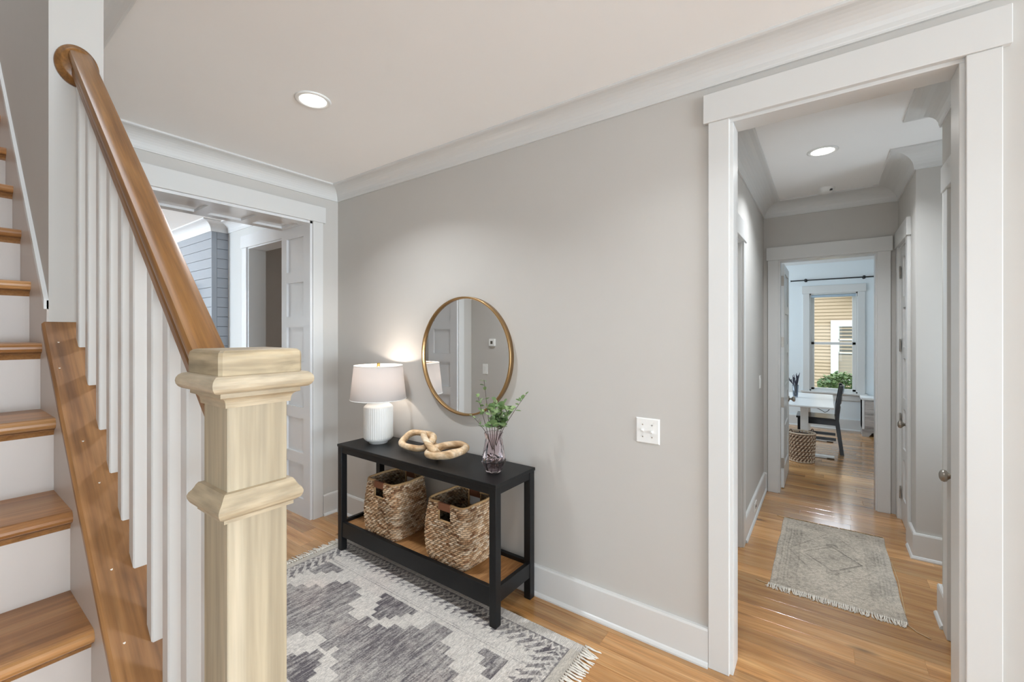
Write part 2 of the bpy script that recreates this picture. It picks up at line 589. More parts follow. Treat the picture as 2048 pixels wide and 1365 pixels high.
# knee wall under the sloped cap
capz = lambda x: -0.113 - 0.881 * x
kx0, kx1 = WX + 0.001, -0.752
m = MB().prism([(kx0, 0), (kx1, 0), (kx1, capz(kx1) - 0.026), (kx0, capz(kx0) - 0.026)], 1, WY0, WY1)
struct('wall_knee', m, WP, 'low sloped knee wall under the balusters')
m = MB().box(8.20, 8.32, -2.6, D2, 0, CE)
struct('wall_front', m, WP, 'front entry wall behind the camera')
m = MB().box(-5.2, -0.4, -0.87, -0.75, 0, 5.0).box(-5.3, -5.2, -0.87, WY1, 0, 5.0).box(-0.52, -0.4, -2.6, -0.87, 0, CE).box(-0.52, 8.32, -2.62, -2.5, 0, CE)
struct('wall_side', m, WP, 'wall on the far side of the stairs')
m = MB().box(-0.5, -0.4, -0.75, WY1, CE, 5.0).box(-5.2, -0.4, -0.8, WY1, 5.0, 5.1)
struct('wall_upper', m, WP, 'upper stairwell walls above the stairs')
m = (MB().box(XJ, 8.3, WY1 - 0.02, D + 0.05, CE, CE + 0.06).box(-0.4, 8.3, -2.6, WY1 - 0.02, CE, CE + 0.06)
     .box(-0.7, 1.4, D + 0.05, HE + 0.04, CE, CE + 0.06).box(-2.4, 1.7, HE + 0.04, OFY, CE, CE + 0.06)
     .box(-9.1, XJ, -2.6, 3.7, CE, CE + 0.06))
struct('ceiling', m, 'ceiling_paint', 'plain off-white ceiling over foyer and hall', 'ceiling')
# hall
m = MB().box(HL - 0.12, HL, D2, 2.60, 0, CE).box(HL - 0.12, HL, 3.39, HE2, 0, CE).box(HL - 0.12, HL, 2.60, 3.39, 2.14, CE)
struct('wall_hall_left', m, WP, 'left greige wall of the narrow hall')
m = MB().box(HRN, HRN + 0.12, D2, 2.30, 0, CE).box(HRN, HRN + 0.12, 2.95, 3.17, 0, CE).box(HRN, HRN + 0.12, 2.30, 2.95, 2.205, CE).box(HRN + 0.12, 1.3, 3.05, 3.17, 0, CE)
struct('wall_hall_near', m, WP, 'right hall wall just inside the doorway')
m = MB().box(HR, 1.3, 3.905, 4.0, 0, CE).box(HR, HR + 0.11, 4.0, 4.19, 0, CE).box(HR, HR + 0.11, 4.66, HE2, 0, CE).box(HR, HR + 0.11, 4.19, 4.66, 2.19, CE).box(1.3, 1.4, 3.05, 4.0, 0, CE)
struct('wall_hall_right', m, WP, 'right hall wall with the closet door and projecting corner')
m = MB().box(HL - 0.12, EX0, HE, HE2, 0, CE).box(EX1, HR + 0.11, HE, HE2, 0, CE).box(EX0, EX1, HE, HE2, EZ, CE)
struct('wall_hall_end', m, WP, 'wall at the hall end around the office doorway')
# office
wx0, wx1, wz0, wz1 = -0.20, 0.402, 0.575, 2.125
m = (MB().box(-2.4, wx0, OFY, OFY + 0.14, 0, CE).box(wx1, 1.7, OFY, OFY + 0.14, 0, CE).box(wx0, wx1, OFY, OFY + 0.14, 0, wz0)
     .box(wx0, wx1, OFY, OFY + 0.14, wz1, CE).box(-2.5, -2.4, HE2, OFY + 0.14, 0, CE).box(1.6, 1.7, HE2, OFY + 0.14, 0, CE)
     .box(-2.5, HL - 0.12, HE2 - 0.06, HE2, 0, CE).box(HR + 0.11, 1.7, HE2 - 0.06, HE2, 0, CE)
     .box(-0.5, EX0, HE2, HE2 + 0.004, 0, CE).box(EX1, 0.6, HE2, HE2 + 0.004, 0, CE).box(EX0, EX1, HE2, HE2 + 0.004, EZ, CE))
struct('wall_office', m, 'office_paint', 'pale blue-white walls of the bright office')
# living room
m = (MB().box(-9.1, -4.88, LN, LN + 0.17, 0, CE).box(-4.05, XJ, LN, LN + 0.17, 0, CE).box(-4.88, -4.05, LN, LN + 0.17, 2.39, CE)
     .box(-9.2, -9.1, -2.6, LN + 0.17, 0, CE).box(-9.1, XJ, -2.7, -2.6, 0, CE).box(XJ - 0.001, XJ + 0.1, -2.6, WY0 - 1.2, 0, CE))
struct('wall_living', m, 'trim_paint', 'white living room walls beyond the panelled opening')
m = MB().box(-5.4, -3.6, 3.5, 3.6, 0, CE).box(-5.4, -5.3, LN + 0.17, 3.5, 0, CE).box(-3.7, -3.6, D2, 3.5, 0, CE)
struct('wall_passage', m, 'hall_dim_paint', 'dim taupe wall of the passage beyond the living room')

# crown mouldings
def crown(z, drop, proj):
    z0 = z - drop
    pr = [(0, z0), (0.010, z0), (0.010, z0 + 0.008)]
    for i in range(9):
        t = i / 8.0
        ang = t * PI / 2
        pr.append((0.012 + (proj - 0.022) * (1 - math.cos(ang)), z0 + 0.012 + (drop - 0.026) * math.sin(ang)))
    pr += [(proj - 0.004, z - 0.012), (proj, z - 0.010), (proj, z + 0.002), (0, z + 0.002)]
    return pr


CP = crown(CE, 0.107, 0.115)
TN = [0]


def trim(mb, mat, label, cat='trim'):
    TN[0] += 1
    return struct('trim_%d' % TN[0], mb, mat, label, cat)


trim(sweep([(WX, WY1), (XL, WY1), (XL, D), (8.2, D), (8.2, -2.5)], CP), 'trim_paint', 'white coved crown moulding around the foyer ceiling', 'crown')
HP = crown(CE, 0.125, 0.14)
trim(sweep([(HL, D2), (HL, HE), (HR, HE), (HR, 3.905), (1.3, 3.905), (1.3, 3.17), (HRN, 3.17), (HRN, D2)], HP, closed=True), 'trim_paint', 'white coved crown moulding around the hall ceiling', 'crown')
trim(sweep([(-2.4, HE2), (-2.4, OFY), (1.6, OFY), (1.6, HE2)], CP), 'trim_paint', 'white crown moulding in the office', 'crown')
FX0, FX1, FY = -7.4, -5.39, 1.89
trim(sweep([(-9.1, -2.6), (-9.1, LN), (FX0, LN), (FX0, FY), (FX1, FY), (FX1, LN), (XJ, LN), (XJ, WY1)], CP), 'gloss_trim_paint', 'white coved crown moulding around the living room', 'crown')

# baseboards
BP = [(0, 0), (0.030, 0), (0.030, 0.008), (0.024, 0.018), (0.018, 0.022), (0.018, 0.160), (0.014, 0.170), (0, 0.170)]


def base(side, path, label):
    struct('baseboard_' + side, sweep(path, BP), 'trim_paint', label, 'baseboard')


base('knee', [(-0.76, WY1), (XL, WY1), (XL, OY0 - 0.088)], 'white baseboard along the stair wall')
base('console', [(XL, OY1 + 0.088), (XL, D), (-0.424, D)], 'tall white baseboard behind the console table')
base('front', [(0.472, D), (8.2, D), (8.2, -2.5)], 'white baseboard right of the hall doorway')
base('hall_left', [(HL, 3.475), (HL, HE), (-0.444, HE)], 'white baseboard on the left hall wall')
base('hall_corner', [(HR, 4.10), (HR, 3.905), (1.3, 3.905)], 'white baseboard wrapping the projecting hall corner')
base('hall_near', [(1.3, 3.17), (HRN, 3.17), (HRN, 3.04)], 'short white baseboard beside the near hall door')
base('office', [(-2.4, HE2), (-2.4, OFY), (1.6, OFY), (1.6, HE2)], 'white baseboard around the office')
base('living', [(-9.1, LN), (FX0, LN)], 'white baseboard in the living room')


# ------------------------------------------------------------------ casings
def casing(label, axis, face, sgn, a0, a1, zt, cw=0.085, hh=0.128, over=0.020, jamb=None, mat='trim_paint', z0=0.0):
    """Flat board casing around an opening a0..a1 in the wall plane axis=face; sgn: room side."""
    TN[0] += 1
    root = thing('trim_%d' % TN[0], label, 'casing', kind='structure')
    t = 0.019 * sgn
    th = 0.026 * sgn

    def bx(u0, u1, z0_, z1, tt, nm, bev=0.0025):
        if axis == 'y':
            b = MB().box(u0, u1, face, face + tt, z0_, z1, bev)
        else:
            b = MB().box(face, face + tt, u0, u1, z0_, z1, bev)
        b.build(nm, mat, root)
    bx(a0 - cw, a0, z0, zt, t, 'side_casing')
    bx(a1, a1 + cw, z0, zt, t, 'side_casing')
    bx(a0 - cw - over, a1 + cw + over, zt, zt + hh, th, 'head_casing')
    if jamb:
        f0, f1, rv = jamb

        def jb(u0, u1, za, zb):
            if axis == 'y':
                MB().box(u0, u1, f0, f1, za, zb, 0.002).build('jamb', mat, root)
            else:
                MB().box(f0, f1, u0, u1, za, zb, 0.002).build('jamb', mat, root)
        jb(a0 - 0.006, a0 + rv, z0, zt - rv)
        jb(a1 - rv, a1 + 0.006, z0, zt - rv)
        jb(a0 - 0.006, a1 + 0.006, zt - rv, zt + 0.006)
    return root


# main doorway to the hall
casing('white board casing around the tall hall doorway, right of the switch', 'y', D, -1, -0.3385, 0.386, 2.437, jamb=(D - 0.003, D2 + 0.003, 0.014))
casing('white casing on the hall side of the tall doorway', 'y', D2, 1, -0.3385, 0.386, 2.437, cw=0.08)
# panelled opening
casing('white board casing around the wide panelled living room opening', 'x', XL, 1, OY0, OY1, OZ)
# hall end
casing('white casing around the office doorway at the hall end', 'y', HE, -1, -0.352, 0.355, 2.18, jamb=(HE - 0.003, HE2 + 0.006, 0.012), cw=0.086, over=0.012, hh=0.122)
casing('white casing around the closet door on the right hall wall', 'x', HR, -1, 4.19, 4.655, 2.19, cw=0.08, over=0.012, jamb=(HR - 0.003, HR + 0.11, 0.010))
casing('white casing around the near hall door with a round knob', 'x', HRN, -1, 2.30, 2.95, 2.205, cw=0.083, over=0.012, jamb=(HRN - 0.003, HRN + 0.12, 0.010))
casing('white casing around the door on the left hall wall', 'x', HL, 1, 2.60, 3.39, 2.14, cw=0.083, over=0.012, jamb=(HL - 0.12, HL + 0.003, 0.010))
# living room passage doorway
casing('white casing around the passage doorway seen past the handrail', 'y', LN, -1, -4.90, -4.05, 2.39, cw=0.10, hh=0.13, jamb=(LN - 0.003, LN + 0.172, 0.012), mat='gloss_trim_paint')

# panelled lining of the wide opening
TN[0] += 1
lin = thing('trim_%d' % TN[0], 'glossy white panelled lining inside the wide living room opening', 'panelling', (XL, OY1, 0), kind='structure')
PXa, PXb = -3.705, -3.435


def lining_side(yf, s):
    """yf: jamb face; s=+1 board lies toward +Y."""
    mb = MB()
    t = 0.020
    y0, y1 = yf, yf + s * t
    mb.box(XJ - 0.002, PXa, y0, y1, 0, OZ).box(PXb, XL + 0.003, y0, y1, 0, OZ)
    tops = [2.288 - 0.3725 * k for k in range(6)]
    zprev = OZ
    for tz in tops:
        mb.box(PXa, PXb, y0, y1, tz, zprev)
        zprev = tz - 0.281
    mb.box(PXa, PXb, y0, y1, 0, zprev)
    mb.build('jamb_frame', 'gloss_trim_paint', lin)
    for tz in tops:
        MB().box(PXa, PXb, yf + s * 0.017, yf + s * 0.022, tz - 0.281, tz).build('panel', 'gloss_trim_paint', lin)


lining_side(OY1 - 0.018, 1)
lining_side(OY0 + 0.018, -1)
mb = MB()
zl, zh = OZ - 0.018, OZ + 0.002
mb.box(XJ - 0.002, PXa, OY0, OY1, zl, zh).box(PXb, XL + 0.003, OY0, OY1, zl, zh)
yp = OY0
sp = [(0.646 + 0.3115 * k, 0.877 + 0.3115 * k) for k in range(4)]
for (a, b) in sp:
    mb.box(PXa, PXb, yp, a, zl, zh); yp = b
mb.box(PXa, PXb, yp, OY1, zl, zh)
mb.build('soffit_frame', 'gloss_trim_paint', lin)
for (a, b) in sp:
    MB().box(PXa, PXb, a, b, zh - 0.003, zh + 0.004).build('panel', 'gloss_trim_paint', lin)


# ------------------------------------------------------------------ doors
def knob_mb(sgn=1):
    """knob along +x*sgn from a door face at x=0"""
    prof = [(0.0001, 0), (0.030, 0), (0.031, 0.005), (0.026, 0.008), (0.012, 0.010), (0.010, 0.024), (0.016, 0.030), (0.026, 0.038), (0.029, 0.047), (0.026, 0.056), (0.014, 0.062), (0.0001, 0.063)]
    b = MB().lathe(prof, 0, 0, 20, True, cap=False)
    b.xform(Matrix.Rotation(R(90) * sgn, 4, 'Y'))
    return b


DN = [0]


def door(label, hinge, wdt, hgt, ang, knob_z, hinges, knob_sides=(1, -1), z0=0.008, hinge_side=1):
    """Leaf in local x: 0..w from the hinge, thickness y 0..0.035, turned by ang about the hinge."""
    DN[0] += 1
    root = thing('door_%d' % DN[0], label, 'door', (hinge[0], hinge[1], 0), kind='structure')
    M = Matrix.Translation(Vector((hinge[0], hinge[1], 0))) @ Matrix.Rotation(R(ang), 4, 'Z')
    t = 0.035
    fr = MB()
    st, n = 0.10, 5
    fr.box(0, st, 0, t, z0, hgt, 0.0015).box(wdt - st, wdt, 0, t, z0, hgt, 0.0015)
    rh = 0.085
    ph = (hgt - z0 - 0.19 - rh * n) / n
    z = z0 + 0.19
    fr.box(st, wdt - st, 0, t, z0, z)
    ps = []
    for i in range(n):
        ps.append((z, z + ph)); z += ph
        fr.box(st, wdt - st, 0, t, z, z + rh if i < n - 1 else hgt); z += rh
    fr.xform(M).build('stile_rail_frame', 'trim_paint', root)
    for (a, b) in ps:
        MB().box(st, wdt - st, 0.010, t - 0.010, a, b).xform(M).build('panel', 'trim_paint', root)
    for hz in hinges:
        hb = MB().box(-0.0035, 0.0, 0.002, 0.034, hz - 0.048, hz + 0.048, 0.001)
        yk = 0.041 if hinge_side > 0 else -0.006
        hb.lathe([(0.0055, hz - 0.05), (0.0055, hz + 0.05)], -0.004, yk, 10)
        hb.box(-0.006, 0.03, yk - 0.0025, yk + 0.0005, hz - 0.048, hz + 0.048)
        hb.xform(M).build('hinge', 'nickel', root)['label'] = 'nickel butt hinge'
    for s in knob_sides:
        kb = knob_mb(1)
        K = Matrix.Translation(Vector((wdt - 0.062, t if s > 0 else 0, knob_z))) @ Matrix.Rotation(R(90 * s), 4, 'Z')
        kb.xform(M @ K).build('knob', 'nickel', root)['label'] = 'round brushed nickel knob'
    return root


# office door standing open into the office, hinged on the left
door('white panelled office door standing open, four hinges on its edge', (-0.318, HE2 + 0.030), 0.68, 2.165, 90, 0.79, (0.245, 0.83, 1.41, 2.0), hinge_side=1)
# closet door, closed, hinges at the far end
door('narrow white panelled closet door on the right hall wall', (HR + 0.006, 4.644), 0.445, 2.178, -90, 0.825, (0.22, 0.806, 1.40, 1.985), knob_sides=(-1,), hinge_side=-1)
# near right door
door('white hall door beside the main doorway, only its knob edge showing', (HRN + 0.040, 2.312), 0.627, 2.19, 90, 0.818, (0.25, 1.1, 2.0), knob_sides=(1,), hinge_side=1)
# left hall door
door('white panelled door on the left hall wall', (HL - 0.03, 2.612), 0.767, 2.127, 90, 0.9, (0.25, 1.1, 1.95), knob_sides=(), hinge_side=-1)

# ------------------------------------------------------------------ office window and what lies outside
def window(n, label, x0, x1, z0, z1, yf, parent_mat='trim_paint'):
    root = thing('window_%d' % n, label, 'window', ((x0 + x1) / 2, yf, z0), kind='structure')
    ft = 0.02
    fr = MB().box(x0, x0 + ft, yf, yf + 0.12, z0, z1).box(x1 - ft, x1, yf, yf + 0.12, z0, z1).box(x0, x1, yf, yf + 0.12, z1 - ft, z1).box(x0, x1, yf, yf + 0.12, z0, z0 + ft)
    fr.build('window_frame', parent_mat, root)
    zm = (1.312, 1.353)

    def sash(nm, za, zb, y):
        s = MB()
        st = 0.042
        s.box(x0 + ft, x0 + ft + st, y, y + 0.03, za, zb, 0.002).box(x1 - ft - st, x1 - ft, y, y + 0.03, za, zb, 0.002)
        s.box(x0 + ft, x1 - ft, y, y + 0.03, zb - 0.04, zb, 0.002).box(x0 + ft, x1 - ft, y, y + 0.03, za, za + 0.032, 0.002)
        so = s.build(nm, parent_mat, root)
        MB().box(x0 + ft + st - 0.004, x1 - ft - st + 0.004, y + 0.012, y + 0.016, za + 0.02, zb - 0.03).build('pane', 'pane_glass', so)
    sash('lower_sash', z0 + ft, zm[1], yf + 0.035)
    sash('upper_sash', zm[0], z1 - ft, yf + 0.07)
    cw = 0.088
    MB().box(x0 - cw, x0, yf - 0.019, yf, z0, z1, 0.002).build('side_casing', parent_mat, root)
    MB().box(x1, x1 + cw, yf - 0.019, yf, z0, z1, 0.002).build('side_casing', parent_mat, root)
    MB().box(x0 - cw - 0.012, x1 + cw + 0.012, yf - 0.025, yf, z1, z1 + 0.122, 0.002).build('head_casing', parent_mat, root)
    MB().box(x0 - cw - 0.03, x1 + cw + 0.03, yf - 0.05, yf, z0 - 0.028, z0, 0.003).build('window_sill', parent_mat, root)
    MB().box(x0 - cw, x1 + cw, yf - 0.019, yf, z0 - 0.118, z0 - 0.028, 0.002).build('apron', parent_mat, root)
    return root


window(1, 'white double-hung office window looking out to the tan house', wx0, wx1, wz0, wz1, OFY)
rs = thing('roller_shade', 'rolled-up pale grey roller shade at the top of the office window', 'window shade', (0.1, OFY, 2.06))
MB().box(wx0 + 0.006, wx1 - 0.006, OFY + 0.002, OFY + 0.030, 2.06, 2.10, 0.004).build('fabric_roll', 'roller_shade', rs)
MB().box(wx0 + 0.001, wx0 + 0.006, OFY, OFY + 0.03, 2.055, 2.115).build('bracket', 'black_metal', rs)
MB().box(wx1 - 0.006, wx1 - 0.001, OFY, OFY + 0.03, 2.055, 2.115).build('bracket', 'black_metal', rs)

cr = thing('curtain_rod', 'thin black curtain rod above the office window', 'curtain rod', (0.1, OFY - 0.08, 2.33))
b = MB().tube([(-0.445, OFY - 0.08, 2.335), (1.15, OFY - 0.08, 2.335)], 0.010, 10).build('rod', 'black_metal', cr)
for x in (-0.25, 0.475):
    q = MB().ball((x, OFY - 0.08, 2.335), 0.026, sx=0.9)
    q.tube([(x, OFY - 0.08, 2.335), (x, OFY, 2.335)], 0.007, 8)
    q.tube([(x, OFY - 0.006, 2.335), (x, OFY, 2.335)], 0.022, 12)
    q.build('bracket', 'black_metal', cr)
MB().tube([(-0.452, OFY - 0.08, 2.335), (-0.445, OFY - 0.08, 2.335)], 0.016, 10).build('end_cap', 'black_metal', cr)

struct('ground', MB().box(-20, 20, OFY + 0.2, 40, -0.7, -0.6), 'lawn', 'green lawn outside between the two houses', 'ground')
HY = 14.0
hs = thing('house', 'neighbouring tan clapboard house with white-trimmed window outside', 'house', (1, HY, -0.6))
MB().prism([(-5, -0.6), (7, -0.6), (7, -0.55), (-0.6, 3.1), (-5, 1.0)], 1, HY + 0.02, HY + 0.3).build('house_wall', 'siding', hs)
bp = 0.088
board = MB().prism([(HY + 0.02, 0), (HY - 0.024, 0.0), (HY + 0.010, bp + 0.006), (HY + 0.02, bp + 0.006)], 0, -3.0, 4.0).mesh('siding_board', 'siding')
z = -0.6
while z < 2.62:
    o = bpy.data.objects.new('siding_board', board)
    COL.objects.link(o); o.parent = hs
    o.location = (-1, -HY, z + 0.6)
    z += bp
# house window (upper part split into small panes, blind below)
hx0, hx1, hz0, hz1 = 0.28, 1.5, 0.36, 1.66
c = 0.16
tw = MB().box(hx0 - c, hx0, HY - 0.05, HY + 0.02, hz0 - c, hz1 + c * 1.0).box(hx1, hx1 + c, HY - 0.05, HY + 0.02, hz0 - c, hz1 + c)
tw.box(hx0 - c, hx1 + c, HY - 0.052, HY + 0.02, hz1, hz1 + c).box(hx0 - c, hx1 + c, HY - 0.06, HY + 0.02, hz0 - c, hz0)
tw.build('house_window_trim', 'house_trim', hs)
hw = MB().box(hx0, hx1, HY - 0.015, HY + 0.02, hz0, hz1).build('house_window', 'house_glass', hs)
for i in range(5):
    x = hx0 + 0.01 + i * 0.3
    MB().box(x - 0.012, x + 0.012, HY - 0.028, HY - 0.014, 0.98, hz1).build('muntin', 'house_trim', hw)
for zz in (0.98, 1.32):
    MB().box(hx0, hx1, HY - 0.028, HY - 0.014, zz - 0.014, zz + 0.014).build('muntin', 'house_trim', hw)
MB().box(hx0, hx1, HY - 0.022, HY - 0.014, hz0, 0.93).build('blind', 'house_blind', hw)
# gable rake board and soffit
sl = -0.55
rk = MB()
xa, xb = -0.6, 4.0
za = 2.75 + (0.28 - xa) * -sl
zf = lambda x: 2.70 + (x - 0.33) * sl
rk.prism([(xa, zf(xa)), (xb, zf(xb)), (xb, zf(xb) + 0.20), (xa, zf(xa) + 0.20)], 1, HY - 0.45, HY - 0.40)
rk.build('rake_board', 'house_trim', hs)
rk = MB().prism([(xa, zf(xa) + 0.20), (xb, zf(xb) + 0.20), (xb, zf(xb) + 0.32), (xa, zf(xa) + 0.32)], 1, HY - 0.46, HY + 3.0)
rk.build('roof', 'roof_brown', hs)

# hydrangea bush under the window
bu = thing('bush', 'leafy green bush with pink flowers outside the office window', 'bush', (0.2, 10.2, -0.6))
mb1, mb2, mb3 = MB(), MB(), MB()
rb = random.Random(3)
for i in range(1500):
    x = rb.uniform(-0.25, 1.1)
    y = rb.uniform(9.75, 10.6)
    top = 0.62 + 0.10 * math.sin(x * 5.2) - 0.12 * max(0, x - 0.3) + 0.05 * math.sin(y * 9) - (0.25 if x < -0.1 else 0)
    z = top - abs(rb.gauss(0, 0.16))
    s = rb.uniform(0.028, 0.06)
    M = Matrix.Translation((x, y, z)) @ Matrix.Rotation(rb.uniform(0, 6.28), 4, 'Z') @ Matrix.Rotation(rb.uniform(-0.9, 0.9), 4, 'X')
    q = [(0, -s, 0), (s * 0.55, -s * 0.2, 0.012), (s * 0.35, s * 0.6, 0.008), (0, s, 0), (-s * 0.35, s * 0.6, 0.008), (-s * 0.55, -s * 0.2, 0.012)]
    (mb1 if rb.random() < 0.7 else mb2).add([tuple(M @ Vector(p)) for p in q], [(0, 1, 2, 3), (0, 3, 4, 5)])
for (x, y, z) in ((-0.14, 9.8, 0.36), (0.45, 9.9, 0.56)):
    for k in range(9):
        mb3.ball((x + rb.gauss(0, 0.025), y + rb.gauss(0, 0.02), z + rb.gauss(0, 0.022)), 0.017, 6, 4)
a = mb1.build('leaves', 'bush_green', bu, fix=False); a['kind'] = 'stuff'
a = mb2.build('dark_leaves', 'bush_dark', bu, fix=False); a['kind'] = 'stuff'
a = mb3.build('flowers', 'flower_pink', bu); a['kind'] = 'stuff'
mb = MB()
for i in range(14):
    x = rb.uniform(-0.1, 1.0); y = rb.uniform(9.9, 10.5)
    mb.tube([(x, y, -0.6), (x + 0.05, y, 0.0), (x + rb.uniform(-.1, .1), y, 0.5)], [0.014, 0.01, 0.005], 5)
mb.build('stems', 'stem_brown', bu)

# ------------------------------------------------------------------ staircase
KY = 0.230                       # face of the skirt board
RISE, RUN = 0.2055, 0.2197
NX4, NZ4 = -1.2853, 0.8519
stair = thing('staircase', 'oak-tread staircase with white risers climbing along the left edge', 'staircase', (NX4 + 3 * RUN, -0.25, 0))
SY0 = -0.745


def tread_mesh():
    """nosing tip at x=0, top z=0, extends to -x"""
    dpt, th = 0.262, 0.030
    prof = [(-dpt, -th), (-dpt, 0)]
    prof += [(-0.014, 0)]
    for i in range(1, 7):
        a = PI / 2 - PI * i / 7
        prof.append((-0.015 + 0.015 * math.cos(a), -0.015 + 0.015 * math.sin(a)))
    prof.append((-0.014, -th))
    return MB().prism(prof, 1, SY0, KY)


def scotia_mesh():
    prof = [(-0.036, -0.030), (-0.010, -0.030)] + [(-0.010 - 0.024 * math.sin(t * PI / 12), -0.030 - 0.024 * (1 - math.cos(t * PI / 12))) for t in range(1, 6)] + [(-0.036, -0.056)]
    return MB().prism(prof, 1, SY0, KY)


tm, sm = tread_mesh(), scotia_mesh()
bm = bmesh.new(); me = tm.mesh('tread', 'oak_tread'); bm.from_mesh(me); bmesh.ops.recalc_face_normals(bm, faces=bm.faces); bm.to_mesh(me); bm.free()
bm = bmesh.new(); ms = sm.mesh('scotia', 'oak_cap'); bm.from_mesh(ms); bmesh.ops.recalc_face_normals(bm, faces=bm.faces); bm.to_mesh(ms); bm.free()
nst = 13
for i in range(1, nst + 1):
    xn, zn = NX4 - (i - 4) * RUN, NZ4 + (i - 4) * RISE
    o = link('tread', me, stair); o.location = Vector((xn, 0, zn)) - Vector(stair.location)
    o2 = bpy.data.objects.new('scotia', ms); COL.objects.link(o2); o2.parent = o
    zb = zn - RISE if i > 1 else 0.0
    MB().box(xn - 0.052, xn - 0.034, SY0, KY, zb, zn - 0.030).build('riser', 'riser_paint', stair)
# skirt board: on the knee wall and up the stair wall
skz = lambda x: 1.550 + 0.935 * (-1.816 - x)
m = MB().prism([(kx1, 0), (kx1, capz(kx1) - 0.028), (WX, capz(WX) - 0.028), (WX, 0.6)], 1, KY, WY0)
m.prism([(WX, 0.6), (WX, skz(WX) - 0.004), (-4.3, skz(-4.3)), (-4.3, 2.6)], 1, KY, WY0)
m.build('skirt_board', 'riser_paint', stair)
m = MB().prism([(WX, skz(WX) - 0.03), (WX, skz(WX)), (-4.3, skz(-4.3)), (-4.3, skz(-4.3) - 0.03)], 1, KY - 0.006, WY0)
m.build('skirt_moulding', 'trim_paint', stair)

# wooden cap on the knee wall
cy0, cy1 = 0.219, 0.372
c1 = WX + 0.002
m = MB()
bx_ = []
pr = [(cy0, -0.022), (cy0 + 0.004, -0.026), (cy1 - 0.004, -0.026), (cy1, -0.022), (cy1, -0.006), (cy1 - 0.006, 0), (cy0 + 0.006, 0), (cy0, -0.006)]
m.rings([[(x, y, capz(x) + dz) for (y, dz) in pr] for x in (kx1 + 0.0, c1)], smooth=False)
cap = m.build('knee_wall_cap', 'oak_cap')
tag(cap, 'sloped stained oak cap board under the white balusters', 'cap board')
for i, (x, y) in enumerate(((-1.72, 0.236), (-1.52, 0.25), (-1.42, 0.262), (-1.13, 0.245), (-1.0, 0.24), (-1.25, 0.25), (-1.8, 0.245))):
    MB().lathe([(0.0022, capz(x) - 0.002), (0.0022, capz(x) + 0.0006)], x, y, 8).build('nail_filler', 'filler_white', cap)

# ------------------------------------------------------------------ railing
RY = 0.300
rail_c = lambda x: 1.918 + 0.90 * (-1.4 - x)
railing = thing('stair_railing', 'stained oak handrail on white square balusters, ending at a round rosette', 'railing', (-1.3, RY, 1.0))
ca = math.atan(0.90)
nx, nz = math.sin(ca), math.cos(ca)
half = [(0.0190, -0.031), (0.0208, -0.029), (0.0212, -0.015), (0.0200, -0.013), (0.0135, -0.009), (0.0130, -0.005), (0.0160, -0.001), (0.0235, 0.003), (0.0275, 0.008), (0.0288, 0.014), (0.0278, 0.0205), (0.0248, 0.0256), (0.0190, 0.0283), (0.0095, 0.0297), (0.0, 0.0301)]
pf = half + [(-y, n) for (y, n) in half[-2::-1]]
rg = []
for x in (-0.7515, -1.858):
    rg.append([(x + n * nx * 0.0, RY + y, rail_c(x) + n / nz) for (y, n) in pf])
mm = MB().rings(rg, smooth=True)
hr = mm.build('handrail', 'oak_rail', railing)
hr.data.polygons.foreach_set('use_smooth', [True] * len(hr.data.polygons))
hr.data.set_sharp_from_angle(angle=R(32))
hr['label'] = 'stained oak moulded handrail'
# rosette (oval, stepped)
rz = rail_c(-1.86) - 0.012
ro = MB()
prof = [(0.0001, 0.024), (0.036, 0.024), (0.040, 0.020), (0.041, 0.016), (0.048, 0.012), (0.0505, 0.006), (0.0505, 0)]
ro.lathe(prof, 0, 0, 40, True, cap=True)
ro.xform(Matrix.Translation((WX, RY - 0.006, rz)) @ Matrix.Diagonal((1, 1, 1.26, 1)) @ Matrix.Rotation(R(90), 4, 'Y'))
ro.build('rosette', 'oak_rail', railing)['label'] = 'round stepped oak rosette'
bw = 0.0165
for xf in (-1.782, -1.664, -1.541, -1.435, -1.331, -1.238, -1.112, -1.015, -0.917, -0.822):
    x1, x0 = xf, xf - 0.033
    zt0 = rail_c(x0) - 0.028 / nz
    zt1 = rail_c(x1) - 0.028 / nz
    bm = MB()
    c = 0.0025
    ring = [(x0 + c, RY - bw), (x1 - c, RY - bw), (x1, RY - bw + c), (x1, RY + bw - c), (x1 - c, RY + bw), (x0 + c, RY + bw), (x0, RY + bw - c), (x0, RY - bw + c)]
    bm.rings([[(x, y, capz(x) - 0.001) for (x, y) in ring], [(x, y, rail_c(x) - 0.028 / nz) for (x, y) in ring]], smooth=False)
    bm.build('baluster', 'trim_paint', railing)

# ------------------------------------------------------------------ newel post
NXc, NYc, NW = -0.711, 0.295, 0.041
newel = thing('newel_post', 'pale unfinished square wooden newel post with moulded cap and collar', 'newel post', (NXc, NYc, 0))


def sq_rings(lst, smooth=False, c=0.0):
    mb = MB()
    rings = []
    for (o, z) in lst:
        h = NW + o
        k = min(c, h * 0.3)
        if k:
            rings.append([(NXc + x, NYc + y, z) for (x, y) in ((-h + k, -h), (h - k, -h), (h, -h + k), (h, h - k), (h - k, h), (-h + k, h), (-h, h - k), (-h, -h + k))])
        else:
            rings.append([(NXc + x * h, NYc + y * h, z) for (x, y) in ((-1, -1), (1, -1), (1, 1), (-1, 1))])
    mb.rings(rings, smooth=smooth)
    return mb


sq_rings([(0, 0.0), (0, 1.40)], c=0.0012).build('shaft', 'poplar', newel)
sq_rings([(0.012, 0), (0.012, 0.20), (0.004, 0.215), (0, 0.216)]).build('plinth', 'poplar', newel)
# cap block
sq_rings([(0.0150, 1.440), (0.0158, 1.4405), (0.0158, 1.4675), (0.0148, 1.4725), (0.0115, 1.4755), (0.007, 1.4765)], c=0.004).build('cap_block', 'poplar_block', newel)
